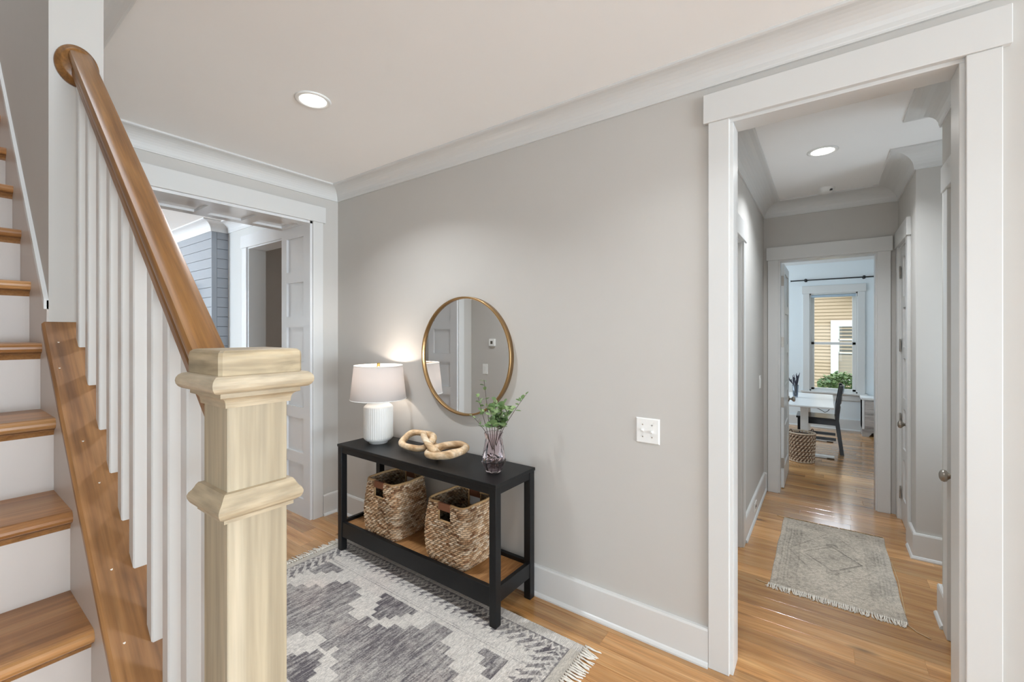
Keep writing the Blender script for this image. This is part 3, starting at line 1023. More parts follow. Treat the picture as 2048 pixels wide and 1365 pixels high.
# bullnose and cove under it
l = [(0.0, 1.4175), (0.0165, 1.4175)]
for i in range(0, 9):
    a = -PI / 2 + PI * i / 8
    l.append((0.0175 + 0.0105 * math.cos(a), 1.4295 + 0.0120 * math.sin(a)))
l.append((0.0, 1.4415))
sq_rings(l).build('bullnose_moulding', 'poplar_moulding', newel)
l = [(0.0, 1.3955), (0.0035, 1.3955), (0.0038, 1.4000)]
for i in range(0, 6):
    a = i / 5.0 * PI / 2
    l.append((0.0040 + 0.0080 * (1 - math.cos(a)), 1.4005 + 0.0095 * math.sin(a)))
l += [(0.0135, 1.4110), (0.0135, 1.4178), (0.0, 1.4178)]
sq_rings(l).build('cove_moulding', 'poplar_moulding', newel)
# middle collar
l = [(0.0, 1.2375), (0.0065, 1.2375), (0.0065, 1.2425), (0.0105, 1.2450), (0.0140, 1.2475), (0.0165, 1.2530), (0.0170, 1.2575), (0.0150, 1.2625), (0.0120, 1.2660), (0.0095, 1.2705), (0.0080, 1.2740), (0.0055, 1.2775), (0.0, 1.2785)]
sq_rings(l).build('collar_moulding', 'poplar_moulding', newel)

# ------------------------------------------------------------------ ceiling lights and detector
def can_light(x, y, label, power):
    t = thing('recessed_light', label, 'ceiling light', (x, y, CE), 'recessed ceiling lights')
    MB().lathe([(0.086, CE + 0.001), (0.088, CE - 0.003), (0.080, CE - 0.007), (0.066, CE - 0.006), (0.064, CE - 0.001)], x, y, 36, True, cap=False).build('trim_ring', 'white_plastic', t)
    MB().lathe([(0.0001, CE - 0.003), (0.066, CE - 0.003)], x, y, 36, True, cap=False).build('lens', 'lamp_disc', t)
    l = bpy.data.lights.new('recessed_light_beam', 'AREA')
    l.shape = 'DISK'; l.size = 0.13; l.energy = power; l.color = (0.88, 0.94, 1.0)
    l.spread = R(128)
    o = bpy.data.objects.new('beam', l)
    COL.objects.link(o); o.parent = t
    o.location = (0, 0, -0.01)
    return t


can_light(-2.154, 1.214, 'round recessed ceiling light above the foyer rug', 13)
can_light(-0.35, 1.214, 'added out-of-view recessed ceiling light near the hall doorway', 6)  # extra lamp added out of view to light the foyer
can_light(-0.013, 3.54, 'round recessed ceiling light in the hall', 12)
sd = thing('smoke_detector', 'small white smoke detector on the hall ceiling', 'smoke detector', (0.007, 4.475, CE))
MB().lathe([(0.062, CE + 0.001), (0.062, CE - 0.008), (0.056, CE - 0.012), (0.050, CE - 0.032), (0.040, CE - 0.038), (0.0001, CE - 0.039)], 0.007, 4.475, 28, True, cap=False).build('housing', 'white_plastic', sd)
MB().box(0.03, 0.05, 4.43, 4.436, CE - 0.034, CE - 0.020).build('vent_slot', 'dark_slot', sd)

# ------------------------------------------------------------------ switches and thermostat
sw = thing('switch_plate', 'white double toggle light switch plate on the console wall', 'light switch', (-0.70, D, 0.96))
pxa, pxb, pza, pzb = -0.759, -0.643, 0.959, 1.083
yf = D - 0.006
m = MB()
m.add([(pxa, D, pza), (pxb, D, pza), (pxb, D, pzb), (pxa, D, pzb), (pxa + .005, yf, pza + .005), (pxb - .005, yf, pza + .005), (pxb - .005, yf, pzb - .005), (pxa + .005, yf, pzb - .005)],
      [(4, 5, 6, 7), (0, 1, 5, 4), (1, 2, 6, 5), (2, 3, 7, 6), (3, 0, 4, 7), (0, 3, 2, 1)])
m.build('plate', 'white_plastic', sw)
for i, x in enumerate((-0.724, -0.678)):
    s = 1 if i == 0 else -1
    MB().box(x - 0.006, x + 0.006, yf - 0.0008, yf + 0.001, 1.009, 1.033).build('toggle_slot', 'white_plastic', sw)
    m = MB().box(x - 0.0045, x + 0.0045, yf - 0.014, yf, 1.014, 1.024, 0.001)
    m.xform(Matrix.Translation((x, yf, 1.021)) @ Matrix.Rotation(R(-28 * s), 4, 'X') @ Matrix.Translation((-x, -yf, -1.019)))
    m.build('toggle', 'white_plastic', sw)
    for zz in (0.992, 1.051):
        MB().lathe([(0.003, 0), (0.003, 0.0015)], 0, 0, 10).xform(Matrix.Translation((x, yf, zz)) @ Matrix.Rotation(R(90), 4, 'X')).build('screw', 'nickel', sw)


def small_plate(name, label, cat, axis, face, s, u, z, wd, ht, rocker=True):
    t = thing(name, label, cat, (u, face, z) if axis == 'y' else (face, u, z))
    def bx(u0, u1, z0, z1, t0, t1, nm, mat, bev=0.0015):
        if axis == 'y':
            MB().box(u0, u1, face + s * t0, face + s * t1, z0, z1, bev).build(nm, mat, t)
        else:
            MB().box(face + s * t0, face + s * t1, u0, u1, z0, z1, bev).build(nm, mat, t)
    bx(u - wd / 2, u + wd / 2, z - ht / 2, z + ht / 2, 0, 0.006, 'plate', 'white_plastic')
    if rocker:
        bx(u - 0.016, u + 0.016, z - 0.033, z + 0.033, 0.006, 0.009, 'rocker', 'white_plastic')
    return t, bx


# on the wall under the stairs, seen in the mirror
t, bx = small_plate('thermostat', 'small white thermostat with grey screen, seen in the mirror', 'thermostat', 'y', WY1, 1, -3.02, 1.39, 0.085, 0.085, False)
bx(-3.058, -2.982, 1.352, 1.428, 0.006, 0.022, 'body', 'white_plastic')
bx(-3.036, -3.004, 1.374, 1.408, 0.022, 0.0225, 'screen', 'house_glass', 0)
small_plate('rocker_switch', 'white rocker light switch below the thermostat, seen in the mirror', 'light switch', 'y', WY1, 1, -3.125, 1.09, 0.07, 0.115)
small_plate('hall_switch', 'white light switch on the left hall wall, seen almost edge-on', 'light switch', 'x', HL, 1, 4.45, 1.06, 0.07, 0.115)
t, bx = small_plate('outlet', 'white outlet cover set in the left hall baseboard', 'outlet', 'x', HL + 0.018, 1, 3.98, 0.10, 0.115, 0.07, False)
bx(3.95, 3.972, 0.088, 0.112, 0.006, 0.007, 'socket', 'dark_slot', 0)
bx(3.988, 4.01, 0.088, 0.112, 0.006, 0.007, 'socket', 'dark_slot', 0)

# ------------------------------------------------------------------ foyer rug
def rug_mesh(name, x0, x1, y0, y1, nx_, ny_, fn, mat, th=0.008, wob=0.0):
    xs = np.linspace(x0, x1, nx_); ys = np.linspace(y0, y1, ny_)
    X, Y = np.meshgrid(xs, ys)
    colr, hgt = fn(X, Y)
    Z = th + hgt
    edge = (X == x0) | (X == x1) | (Y == y0) | (Y == y1)
    Z[edge] = 0.001
    rs_ = np.random.RandomState(5)
    if wob:
        X = X + wob * np.sin(Y * 9 + 1.0) * ((X - x0) / (x1 - x0) - 0.5) + wob * 0.6 * np.sin(Y * 17)
        Y = Y + wob * np.sin(X * 11) * 0.6
    V = np.stack([X, Y, Z], -1).reshape(-1, 3)
    idx = np.arange(nx_ * ny_).reshape(ny_, nx_)
    F = np.stack([idx[:-1, :-1], idx[:-1, 1:], idx[1:, 1:], idx[1:, :-1]], -1).reshape(-1, 4)
    mesh = bpy.data.meshes.new(name)
    mesh.vertices.add(len(V)); mesh.vertices.foreach_set('co', V.ravel().astype(np.float32))
    mesh.loops.add(F.size); mesh.loops.foreach_set('vertex_index', F.ravel().astype(np.int32))
    mesh.polygons.add(len(F)); mesh.polygons.foreach_set('loop_start', (np.arange(len(F)) * 4).astype(np.int32))
    mesh.polygons.foreach_set('loop_total', np.full(len(F), 4, np.int32))
    mesh.polygons.foreach_set('use_smooth', np.ones(len(F), bool))
    mesh.update(calc_edges=True)
    at = mesh.color_attributes.new('pattern', 'FLOAT_COLOR', 'POINT')
    C4 = np.concatenate([colr.reshape(-1, 3), np.ones((len(V), 1))], 1)
    at.data.foreach_set('color', C4.ravel().astype(np.float32))
    mesh.materials.append(MATS[mat])
    return mesh


def lin3(r, g, b):
    return np.array(srgb(r, g, b)[:3])


RX0, RX1, RY0_, RY1_ = -2.800, -0.924, 0.653, 1.873


def smooth_noise(shape, cells, rs_):
    gy, gx = cells
    g = rs_.rand(gy + 2, gx + 2)
    yy = np.linspace(0, gy, shape[0]); xx = np.linspace(0, gx, shape[1])
    y0 = yy.astype(int); x0 = xx.astype(int)
    fy = (yy - y0)[:, None]; fx = (xx - x0)[None, :]
    a = g[np.ix_(y0, x0)]; b_ = g[np.ix_(y0, x0 + 1)]; c_ = g[np.ix_(y0 + 1, x0)]; d_ = g[np.ix_(y0 + 1, x0 + 1)]
    return a * (1 - fx) * (1 - fy) + b_ * fx * (1 - fy) + c_ * (1 - fx) * fy + d_ * fx * fy


def big_rug(X, Y):
    rs_ = np.random.RandomState(11)
    sh = X.shape
    cy = (RY0_ + RY1_) / 2
    v = np.abs(Y - cy)                       # mirrored about the long axis
    yy = cy + v                              # distance like the far half
    e_y = RY1_ - yy                          # from the long edge
    e_x = np.minimum(X - RX0, RX1 - X)       # from the short edge
    dark = np.zeros(sh)
    # stepped diamonds (two, touching)
    def sdia(cx, hx, hy, sx, sy, tone):
        a = np.floor(np.abs(X - cx) / sx) * sx / hx + np.floor(v / sy) * sy / hy
        return np.where(a < 0.86, tone, 0)
    d1 = sdia(-1.575, 0.39, 0.32, 0.070, 0.045, 0.82)
    d2 = sdia(-2.255, 0.325, 0.285, 0.065, 0.045, 0.72)
    dark = np.maximum(dark, np.maximum(d1, d2))
    # bow-tie link between the diamonds
    a = np.floor(np.abs(X + 1.925) / 0.035) * 0.035 / 0.11 + np.floor(v / 0.045) * 0.045 / 0.10
    dark = np.where((a < 0.9) & (dark < 0.1), 0.85, dark)
    # inverted stepped triangles against the border
    def tri(cx, hw, dep, step):
        t = (1.583 - yy)
        q = np.floor(t / 0.045) * 0.045
        lim = hw * (1 - q / dep)
        lim = np.round(lim / step) * step
        return (t > 0) & (t < dep) & (np.abs(X - cx) < lim)
    dark = np.where(tri(-1.905, 0.14, 0.17, 0.035), 0.95, dark)
    dark = np.where(tri(-1.175, 0.135, 0.15, 0.045) & (X < -1.165), 0.95, dark)
    dark = np.where(tri(-2.60, 0.13, 0.15, 0.05) & (X > -2.62), 0.8, dark)
    # hairline outlines in the field
    ln = ((np.abs(yy - 1.605) < 0.0025) | (np.abs(yy - 1.62) < 0.0018)) & (e_x > 0.18)
    dark = np.where(ln, 0.45, dark)
    # toothed inner border
    saw = 0.0
    def band(e, along, gate):
        nonlocal dark
        ph = np.mod(along * 1.0 / 0.052 + e / 0.060, 1.0)
        dark = np.where(gate & (e < 0.205) & (e > 0.165) & (np.mod(along / 0.052, 1.0) < 0.55 * (0.205 - e) / 0.04), 0.75, dark)
        bars = gate & (e <= 0.172) & (e > 0.112)
        dark = np.where(bars, np.where((ph < 0.52), 0.12, 0.95), dark)
        core = gate & (e <= 0.135) & (e > 0.108)
        dark = np.where(core & (ph > 0.35), 1.0, dark)
        zig = np.abs(np.mod(along / 0.036, 1.0) - 0.5) * 2
        t = (e - 0.072) / 0.032
        fl = gate & (e <= 0.108) & (e > 0.068)
        dark = np.where(fl, np.where(np.abs(t - zig) < 0.30, 0.15, 0.85), dark)
        dark = np.where(gate & (e <= 0.068) & (e > 0.062), 1.0, dark)
        dark = np.where(gate & (e <= 0.062), 0.0, dark)
    band(e_y, X, e_y <= e_x + 0.015)
    band(e_x + 0.012, Y, e_y > e_x + 0.015)
    # yarn streaks across the rug and wear
    st = smooth_noise(sh, (26, 330), rs_)
    st2 = smooth_noise(sh, (60, 120), rs_)
    wear = smooth_noise(sh, (10, 14), rs_)
    speck = rs_.rand(*sh)
    d = dark * (0.42 + 0.85 * st) * (0.62 + 0.55 * wear) + (st2 - 0.5) * 0.28 + (speck - 0.5) * 0.5 + 0.06
    d = np.clip(d, 0, 1)[..., None]
    light = lin3(213, 207, 199); dk = lin3(96, 91, 95)
    col = light * (1 - d) + dk * d
    pink = np.clip(smooth_noise(sh, (8, 11), rs_) - 0.62, 0, 1)[..., None] * 1.0
    col = col * (1 - pink) + col * np.array([1.08, 0.93, 0.90]) * pink
    rib = (e_y < 0.055)
    col = np.where(rib[..., None], light * (0.80 + 0.16 * (np.mod(X / 0.0085, 1) < 0.55))[..., None], col)
    col = np.where(((e_x < 0.05) & (e_y > 0.055))[..., None], lin3(196, 189, 178) * (0.90 + 0.14 * st)[..., None], col)
    hgt = (speck - 0.5) * 0.0014 + (st - 0.5) * 0.0012 - 0.0006 * (dark > 0.5)
    return col, hgt


me = rug_mesh('pile', RX0, RX1, RY0_, RY1_, 620, 400, big_rug, 'rug_weave', 0.008)
rug = thing('area_rug', 'large grey and ivory rug with stepped diamonds under the console table', 'rug', ((RX0 + RX1) / 2, (RY0_ + RY1_) / 2, 0))
link('pile', me, rug)
MB().box(RX0 + 0.002, RX1 - 0.002, RY0_ + 0.002, RY1_ - 0.002, 0.0005, 0.004).build('backing', 'rug_edge', rug)


def fringe(edge_axis, pos, a0, a1, s, length, step, mat, parent, seed, zt=0.006, rad=0.0022, spread=0.008):
    rf = random.Random(seed)
    mb = MB()
    a = a0
    while a < a1:
        off = rf.uniform(-spread, spread)
        for k in range(3):
            ln = length * rf.uniform(0.7, 1.1)
            w1 = off + rf.uniform(-0.006, 0.006)
            pts = []
            for j in range(5):
                t = j / 4.0
                u = pos + s * ln * t
                aa = a + w1 * t * t * 1.4 + 0.002 * math.sin(t * 7 + k * 2)
                z = zt * (1 - t) + 0.003 + 0.002 * math.sin(t * 5 + k)
                pts.append((u, aa, z) if edge_axis == 'x' else (aa, u, z))
            mb.tube(pts, [rad * 1.3, rad * 1.2, rad * 1.4, rad * 1.2, rad * 0.8], 4)
        # knot
        kp = (pos + s * 0.008, a, zt) if edge_axis == 'x' else (a, pos + s * 0.008, zt)
        mb.ball(kp, rad * 2.1, 6, 4)
        a += step * rf.uniform(0.8, 1.2)
    o = mb.build('fringe', mat, parent)
    o['kind'] = 'stuff'
    return o


fringe('x', RX1, RY0_, RY1_, 1, 0.076, 0.015, 'fringe_cream', rug, 1, rad=0.0032, spread=0.011)
fringe('x', RX0, RY0_, RY1_, -1, 0.070, 0.015, 'fringe_cream', rug, 2, rad=0.0032, spread=0.011)

# ------------------------------------------------------------------ hall rug
SX0, SX1, SY0_, SY1_ = -0.271, 0.346, 2.985, 4.132


def small_rug(X, Y):
    rs_ = np.random.RandomState(21)
    sh = X.shape
    cx, cy = (SX0 + SX1) / 2, (SY0_ + SY1_) / 2
    u = np.abs(X - cx); v = np.abs(Y - cy)
    ex = (SX1 - SX0) / 2 - u; ey = (SY1_ - SY0_) / 2 - v
    e = np.minimum(ex, ey)
    d = np.full(sh, 0.30)
    for (a, wd, k) in ((0.035, 0.004, .14), (0.05, 0.003, .10), (0.066, 0.004, .14), (0.082, 0.003, .10), (0.13, 0.004, .12)):
        d += np.where(np.abs(e - a) < wd, k, 0)
    d += np.where((e > 0.082) & (e < 0.13), 0.08, 0)
    dia = u / 0.155 + v / 0.19
    d += np.where(np.abs(dia - 1.0) < 0.055, 0.42 * (0.6 + 0.6 * (np.mod((X + Y) / 0.018, 1) < 0.5)), 0)
    d += np.where(np.abs(dia - 1.25) < 0.03, 0.16, 0)
    d += np.where(dia < 0.9, 0.10, 0)
    d += np.where((u < 0.035) & (v > 0.17) & (v < 0.235), 0.30 * (np.mod((X - Y) / 0.02, 1) < 0.6), 0)
    big = u / 0.24 + v / 0.46
    d += np.where(np.abs(big - 1.0) < 0.02, 0.18, 0)
    n1 = smooth_noise(sh, (110, 60), rs_); n2 = smooth_noise(sh, (14, 8), rs_)
    d = d * (0.5 + n2) + (n1 - 0.5) * 0.45 + (rs_.rand(*sh) - 0.5) * 0.32
    d = np.clip(d, 0, 1)[..., None]
    col = lin3(202, 190, 174) * (1 - d) + lin3(106, 100, 92) * d
    bl = np.clip((X - 0.20) / 0.12, 0, 1)[..., None] * smooth_noise(sh, (10, 5), rs_)[..., None]
    col = col * (1 - bl * 0.5) + col * np.array([0.92, 0.97, 1.04]) * bl * 0.5
    return col, (rs_.rand(*sh) - 0.5) * 0.001


me = rug_mesh('pile', SX0, SX1, SY0_, SY1_, 200, 360, small_rug, 'rug_weave_small', 0.006, wob=0.003)
rug2 = thing('hall_rug', 'small faded grey-green rug with a diamond medallion in the hall', 'rug', (0.037, 3.56, 0))
link('pile', me, rug2)
fringe('y', SY0_ + 0.004, SX0, SX1, -1, 0.045, 0.010, 'fringe_cream', rug2, 3)
fringe('y', SY1_ - 0.002, SX0, SX1, 1, 0.022, 0.010, 'fringe_tan', rug2, 4, rad=0.0018)
for pts in ([(SX1 - 0.002, SY0_ - 0.01, 0.004), (SX1 + 0.03, SY0_ - 0.05, 0.003), (SX1 + 0.075, SY0_ - 0.075, 0.003)],
            [(SX0, SY0_, 0.004), (SX0 - 0.035, SY0_ + 0.005, 0.003), (SX0 - 0.07, SY0_ + 0.014, 0.003)],
            [(SX0, SY1_, 0.004), (SX0 - 0.03, SY1_ + 0.012, 0.003), (SX0 - 0.045, SY1_ + 0.02, 0.003)],
            [(SX1, SY0_ + 0.1, 0.004), (SX1 + 0.012, SY0_ + 0.5, 0.003), (SX1 + 0.004, SY0_ + 0.75, 0.004)]):
    MB().tube(pts, 0.0022, 5).build('loose_thread', 'fringe_tan', rug2)

# ------------------------------------------------------------------ console table
TX0, TX1, TY0, TY1, TZ = -2.718, -1.338, 1.710, 2.066, 0.735
ct = thing('console_table', 'black wooden console table with open lower shelf', 'console table', ((TX0 + TX1) / 2, (TY0 + TY1) / 2, 0))
lw = 0.043
zr = 0.009
MB().box(TX0 - 0.004, TX1 + 0.004, TY0 - 0.004, TY1 + 0.004, TZ - 0.018, TZ, 0.003).build('tabletop', 'black_wood', ct)
for (x0, y0, zb) in ((TX0, TY0, zr), (TX1 - lw, TY0, zr), (TX0, TY1 - lw, 0), (TX1 - lw, TY1 - lw, 0)):
    MB().box(x0, x0 + lw, y0, y0 + lw, zb, TZ - 0.018, 0.002).build('leg', 'black_wood', ct)
az = TZ - 0.018
MB().box(TX0 + lw, TX1 - lw, TY0 + 0.004, TY0 + 0.024, az - 0.040, az).build('front_apron', 'black_wood', ct)
MB().box(TX0 + lw, TX1 - lw, TY1 - 0.024, TY1 - 0.004, az - 0.040, az).build('back_apron', 'black_wood', ct)
MB().box(TX0 + 0.004, TX0 + 0.024, TY0 + lw, TY1 - lw, az - 0.040, az).build('side_apron', 'black_wood', ct)
MB().box(TX1 - 0.024, TX1 - 0.004, TY0 + lw, TY1 - lw, az - 0.040, az).build('side_apron', 'black_wood', ct)
sz0, sz1 = 0.104, 0.205
MB().box(TX0 + lw, TX1 - lw, TY0 + 0.004, TY0 + 0.030, sz0, sz1, 0.002).build('front_rail', 'black_wood', ct)
MB().box(TX0 + lw, TX1 - lw, TY1 - 0.030, TY1 - 0.004, sz0 + 0.03, sz1, 0.002).build('back_rail', 'black_wood', ct)
MB().box(TX0 + 0.004, TX0 + 0.030, TY0 + lw, TY1 - lw, sz0 + 0.02, sz1, 0.002).build('side_rail', 'black_wood', ct)
MB().box(TX1 - 0.030, TX1 - 0.004, TY0 + lw, TY1 - lw, sz0 + 0.02, sz1, 0.002).build('side_rail', 'black_wood', ct)
SHZ = 0.183
MB().box(TX0 + 0.030, TX1 - 0.030, TY0 + 0.030, TY1 - 0.030, SHZ - 0.014, SHZ).build('shelf', 'cane_shelf', ct)['label'] = 'tan woven cane shelf panel'


# ------------------------------------------------------------------ seagrass baskets
def basket(label, x0, x1, y0, y1, z0, z1, seed):
    rs_ = np.random.RandomState(seed)
    cx, cy = (x0 + x1) / 2, (y0 + y1) / 2
    t = thing('storage_basket', label, 'basket', (cx, cy, z0), 'woven baskets on the console shelf')
    rows, sub, stakes, ss = 30, 5, 96, 5
    NR, NC = rows * sub + 1, stakes * ss
    H = z1 - z0
    us = np.arange(NC) / NC
    # rounded rectangle perimeter, start at the middle of the front (-Y)
    def rrect(a, b, r, u):
        L1, L2, La = 2 * (a - r), 2 * (b - r), PI * r / 2
        P = 2 * L1 + 2 * L2 + 4 * La
        s = (u * P) % P
        segs = [('l', (0, -b), (1, 0), L1 / 2, (0, -1)), ('a', (a - r, -b + r), -PI / 2, La, None), ('l', (a, -b + r), (0, 1), L2, (1, 0)), ('a', (a - r, b - r), 0, La, None),
                ('l', (a - r, b), (-1, 0), L1, (0, 1)), ('a', (-a + r, b - r), PI / 2, La, None), ('l', (-a, b - r), (0, -1), L2, (-1, 0)), ('a', (-a + r, -b + r), PI, La, None), ('l', (-a + r, -b), (1, 0), L1 / 2, (0, -1))]
        for (k, p, d, ln, n) in segs:
            if s <= ln + 1e-9:
                if k == 'l': return p[0] + d[0] * s, p[1] + d[1] * s, n[0], n[1]
                an = d + s / r
                return p[0] + r * math.cos(an), p[1] + r * math.sin(an), math.cos(an), math.sin(an)
            s -= ln
        return 0, -b, 0, -1
    a0, b0 = (x1 - x0) / 2, (y1 - y0) / 2
    base_r = np.array([rrect(a0, b0, 0.045, u) for u in us])
    stake_i = np.arange(NC) // ss
    V = np.zeros((NR, NC, 3)); Cc = np.zeros((NR, NC, 3))
    pal = np.array([lin3(208, 178, 146), lin3(192, 156, 120), lin3(168, 130, 96), lin3(134, 96, 68), lin3(224, 200, 172)])
    tone = rs_.choice(5, size=(rows + 1, stakes), p=[.34, .26, .2, .08, .12])
    big = smooth_noise((rows + 1, stakes), (5, 9), rs_)
    ph = rs_.rand(rows + 1) * 0.3
    for j in range(NR):
        zt = j / (NR - 1)
        bul = 1.0 + 0.15 * math.sin(PI * min(1, max(0, (zt + 0.16) * 0.86))) ** 1.3 - 0.10 * max(0, 0.10 - zt) / 0.10 - 0.05
        r_i = min(j // sub, rows - 1)
        fr = (j % sub) / sub + 0.5 / sub
        over = 0.5 + 0.5 * np.cos(2 * PI * (us * 38 + 0.5 * (r_i % 2) + ph[r_i]))
        prof = math.sin(PI * fr)
        d = 0.0075 * prof * (0.45 + 0.55 * over)
        tw = 0.0012 * np.sin(2 * PI * (us * stakes * 1.0 + fr * 0.8)) * prof
        wob = 0.003 * np.sin(2 * PI * us * 3 + zt * 4 + seed)
        zz = z0 + H * zt + 0.002 * np.sin(2 * PI * us * 5 + seed) * zt + 0.0016 * np.cos(2 * PI * us * 38 + PI * r_i)
        V[j, :, 0] = cx + base_r[:, 0] * bul + base_r[:, 2] * (d + tw + wob)
        V[j, :, 1] = cy + base_r[:, 1] * (0.97 + (bul - 0.97) * 0.5) + base_r[:, 3] * (d + tw + wob * 0.5)
        V[j, :, 2] = zz
        ti = tone[r_i][((us * 38 + 0.5 * (r_i % 2) + ph[r_i] + 0.5).astype(int)) % 38]
        c = pal[ti]
        bb = big[r_i][stake_i][:, None]
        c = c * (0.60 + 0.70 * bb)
        c = c * (0.32 + 0.80 * (prof * (0.55 + 0.45 * over)))[:, None]  # shade of the grooves and under-strands painted into the weave colour
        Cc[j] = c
    # slot for the handle in the front and back
    ujs = np.minimum(us, 1 - us)
    per = 2 * (2 * a0 + 2 * b0) - 8 * 0.045 + 2 * PI * 0.045
    slot_w = 0.046 / per
    front = ujs < slot_w
    back = np.abs(us - 0.5) < slot_w
    verts = V.reshape(-1, 3)
    faces, cols = [], Cc.reshape(-1, 3)
    z_lo, z_hi = z1 - 0.098, z1 - 0.043
    keep = np.ones((NR - 1, NC), bool)
    for j in range(NR - 1):
        zz = z0 + H * (j + 0.5) / (NR - 1)
        if zz > z_lo:
            keep[j] = ~(front | back)
    jj, ii = np.nonzero(keep)
    i2 = (ii + 1) % NC
    F = np.stack([jj * NC + ii, jj * NC + i2, (jj + 1) * NC + i2, (jj + 1) * NC + ii], 1)
    # inner shell, its weave colours darkened to paint in the shade inside
    Vin = V.copy()
    Vin[:, :, 0] -= base_r[None, :, 2] * 0.012
    Vin[:, :, 1] -= base_r[None, :, 3] * 0.012
    o1 = len(verts)
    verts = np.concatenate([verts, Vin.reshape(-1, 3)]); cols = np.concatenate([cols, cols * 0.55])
    F = np.concatenate([F, F[:, ::-1] + o1])
    mesh = bpy.data.meshes.new('woven_body')
    mesh.from_pydata(verts.tolist(), [], F.tolist())
    at = mesh.color_attributes.new('pattern', 'FLOAT_COLOR', 'POINT')
    at.data.foreach_set('color', np.concatenate([cols, np.ones((len(cols), 1))], 1).ravel().astype(np.float32))
    mesh.polygons.foreach_set('use_smooth', [True] * len(mesh.polygons))
    mesh.materials.append(MATS['seagrass']); mesh.update()
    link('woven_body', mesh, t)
    MB().box(x0 + 0.02, x1 - 0.02, y0 + 0.02, y1 - 0.02, z0 + 0.004, z0 + 0.012).build('bottom', 'black_inside', t)
    # braided rim around the mouth
    zt = 1.0
    bul = 1.0 + 0.15 * math.sin(PI * min(1, 1.16 * 0.86)) ** 1.3 - 0.05
    def rim(za, ulo, uhi, n=90):
        pts = []
        for k in range(n + 1):
            u = ulo + (uhi - ulo) * k / n
            q = rrect(a0, b0, 0.045, u % 1.0)
            pts.append((cx + q[0] * bul - q[2] * 0.004, cy + q[1] * (0.97 + (bul - 0.97) * 0.5) - q[3] * 0.004, za + 0.002 * math.sin(2 * PI * u * 5 + seed)))
        return pts
    rb_ = MB()
    rb_.tube(rim(z1, slot_w, 0.5 - slot_w), 0.0075, 6)
    rb_.tube(rim(z1, 0.5 + slot_w, 1 - slot_w), 0.0075, 6)
    for (fy, sy) in ((cy - b0 * 0.97, -1), (cy + b0 * 0.97, 1)):
        yy = fy - sy * 0.004
        for sx in (-1, 1):
            rb_.tube([(cx + sx * 0.049, yy, z1), (cx + sx * 0.049, yy, z_lo - 0.002)], 0.006, 6)
        rb_.tube([(cx - 0.049, yy, z_lo - 0.002), (cx + 0.049, yy, z_lo - 0.002)], 0.006, 6)
    rb_.build('rim', 'twine_tan', t)
    for (fy, sy) in ((cy - b0 * 0.97, -1), (cy + b0 * 0.97, 1)):
        hm = MB().box(cx - 0.047, cx + 0.047, fy - 0.006, fy + 0.010, z_hi + 0.005, z1 + 0.006, 0.004)
        hm.build('leather_handle', 'leather', t)['label'] = 'brown leather handle wrap'
    return t


basket('woven seagrass basket with leather handle, nearer the lamp end of the shelf', -2.482, -2.172, 1.752, 2.025, SHZ, 0.535, 3)
basket('woven seagrass basket with leather handle, under the pink vase end of the shelf', -1.898, -1.585, 1.752, 2.025, SHZ, 0.530, 8)

# ------------------------------------------------------------------ table lamp
LX, LY = -2.526, 1.900
tl = thing('table_lamp', 'white ribbed ceramic table lamp with a lit drum shade', 'lamp', (LX, LY, TZ))
prof = [(0.062, TZ), (0.064, TZ + 0.010), (0.080, TZ + 0.018), (0.094, TZ + 0.030), (0.098, TZ + 0.040), (0.098, TZ + 0.040)]
MB().lathe(prof, LX, LY, 64, True, cap=True).build('foot', 'ceramic_white', tl)
prof = [(0.097, TZ + 0.036)] + [(0.098, TZ + 0.042 + 0.205 * k / 6) for k in range(7)] + [(0.0965, TZ + 0.254), (0.088, TZ + 0.262), (0.075, TZ + 0.272), (0.070, TZ + 0.282), (0.069, TZ + 0.292)]
rib = lambda t, z: 1 + (0.018 * max(0, math.cos(t * 44)) if z < TZ + 0.25 else 0)
MB().lathe(prof, LX, LY, 264, True, mod=rib).build('ribbed_base', 'ceramic_white', tl)
MB().lathe([(0.012, TZ + 0.29), (0.012, TZ + 0.36), (0.017, TZ + 0.362), (0.017, TZ + 0.41)], LX, LY, 14).build('socket', 'gold_finial', tl)
MB().ball((LX, LY, TZ + 0.445), 0.030).build('bulb', 'lamp_bulb', tl)
sb, st_ = 1.040, 1.272
sh = MB().lathe([(0.1885, sb), (0.1635, st_), (0.1620, st_), (0.1870, sb), (0.1885, sb)], LX, LY, 72, True, cap=False)
sh.build('lamp_shade', 'lamp_shade', tl)['label'] = 'white linen tapered drum shade'
rm = MB()
for (rr, zz) in ((0.1882, sb), (0.1632, st_)):
    rm.tube([(LX + rr * math.cos(2 * PI * k / 60), LY + rr * math.sin(2 * PI * k / 60), zz) for k in range(60)], 0.0022, 6, closed=True)
rm.build('shade_rim', 'ceramic_white', tl)
fi = MB().lathe([(0.004, 1.20), (0.004, 1.262), (0.010, 1.264), (0.010, 1.285), (0.006, 1.290), (0.0001, 1.291)], LX, LY, 14)
for k in range(3):
    a = k * 2 * PI / 3 + 0.4
    fi.tube([(LX, LY, 1.262), (LX + 0.162 * math.cos(a), LY + 0.162 * math.sin(a), 1.266)], 0.0018, 5)
fi.build('finial', 'gold_finial', tl)
l = bpy.data.lights.new('table_lamp_glow', 'POINT')
l.energy = 7.0; l.color = (1.0, 0.88, 0.78); l.shadow_soft_size = 0.032
o = bpy.data.objects.new('glow', l); COL.objects.link(o); o.parent = tl
o.location = (0, 0, 0.445 + 0.03)

# ------------------------------------------------------------------ wooden chain links
ch = thing('wooden_chain', 'chunky carved pale wood chain of linked rings on the table', 'decor chain', (-2.0, 1.88, TZ))


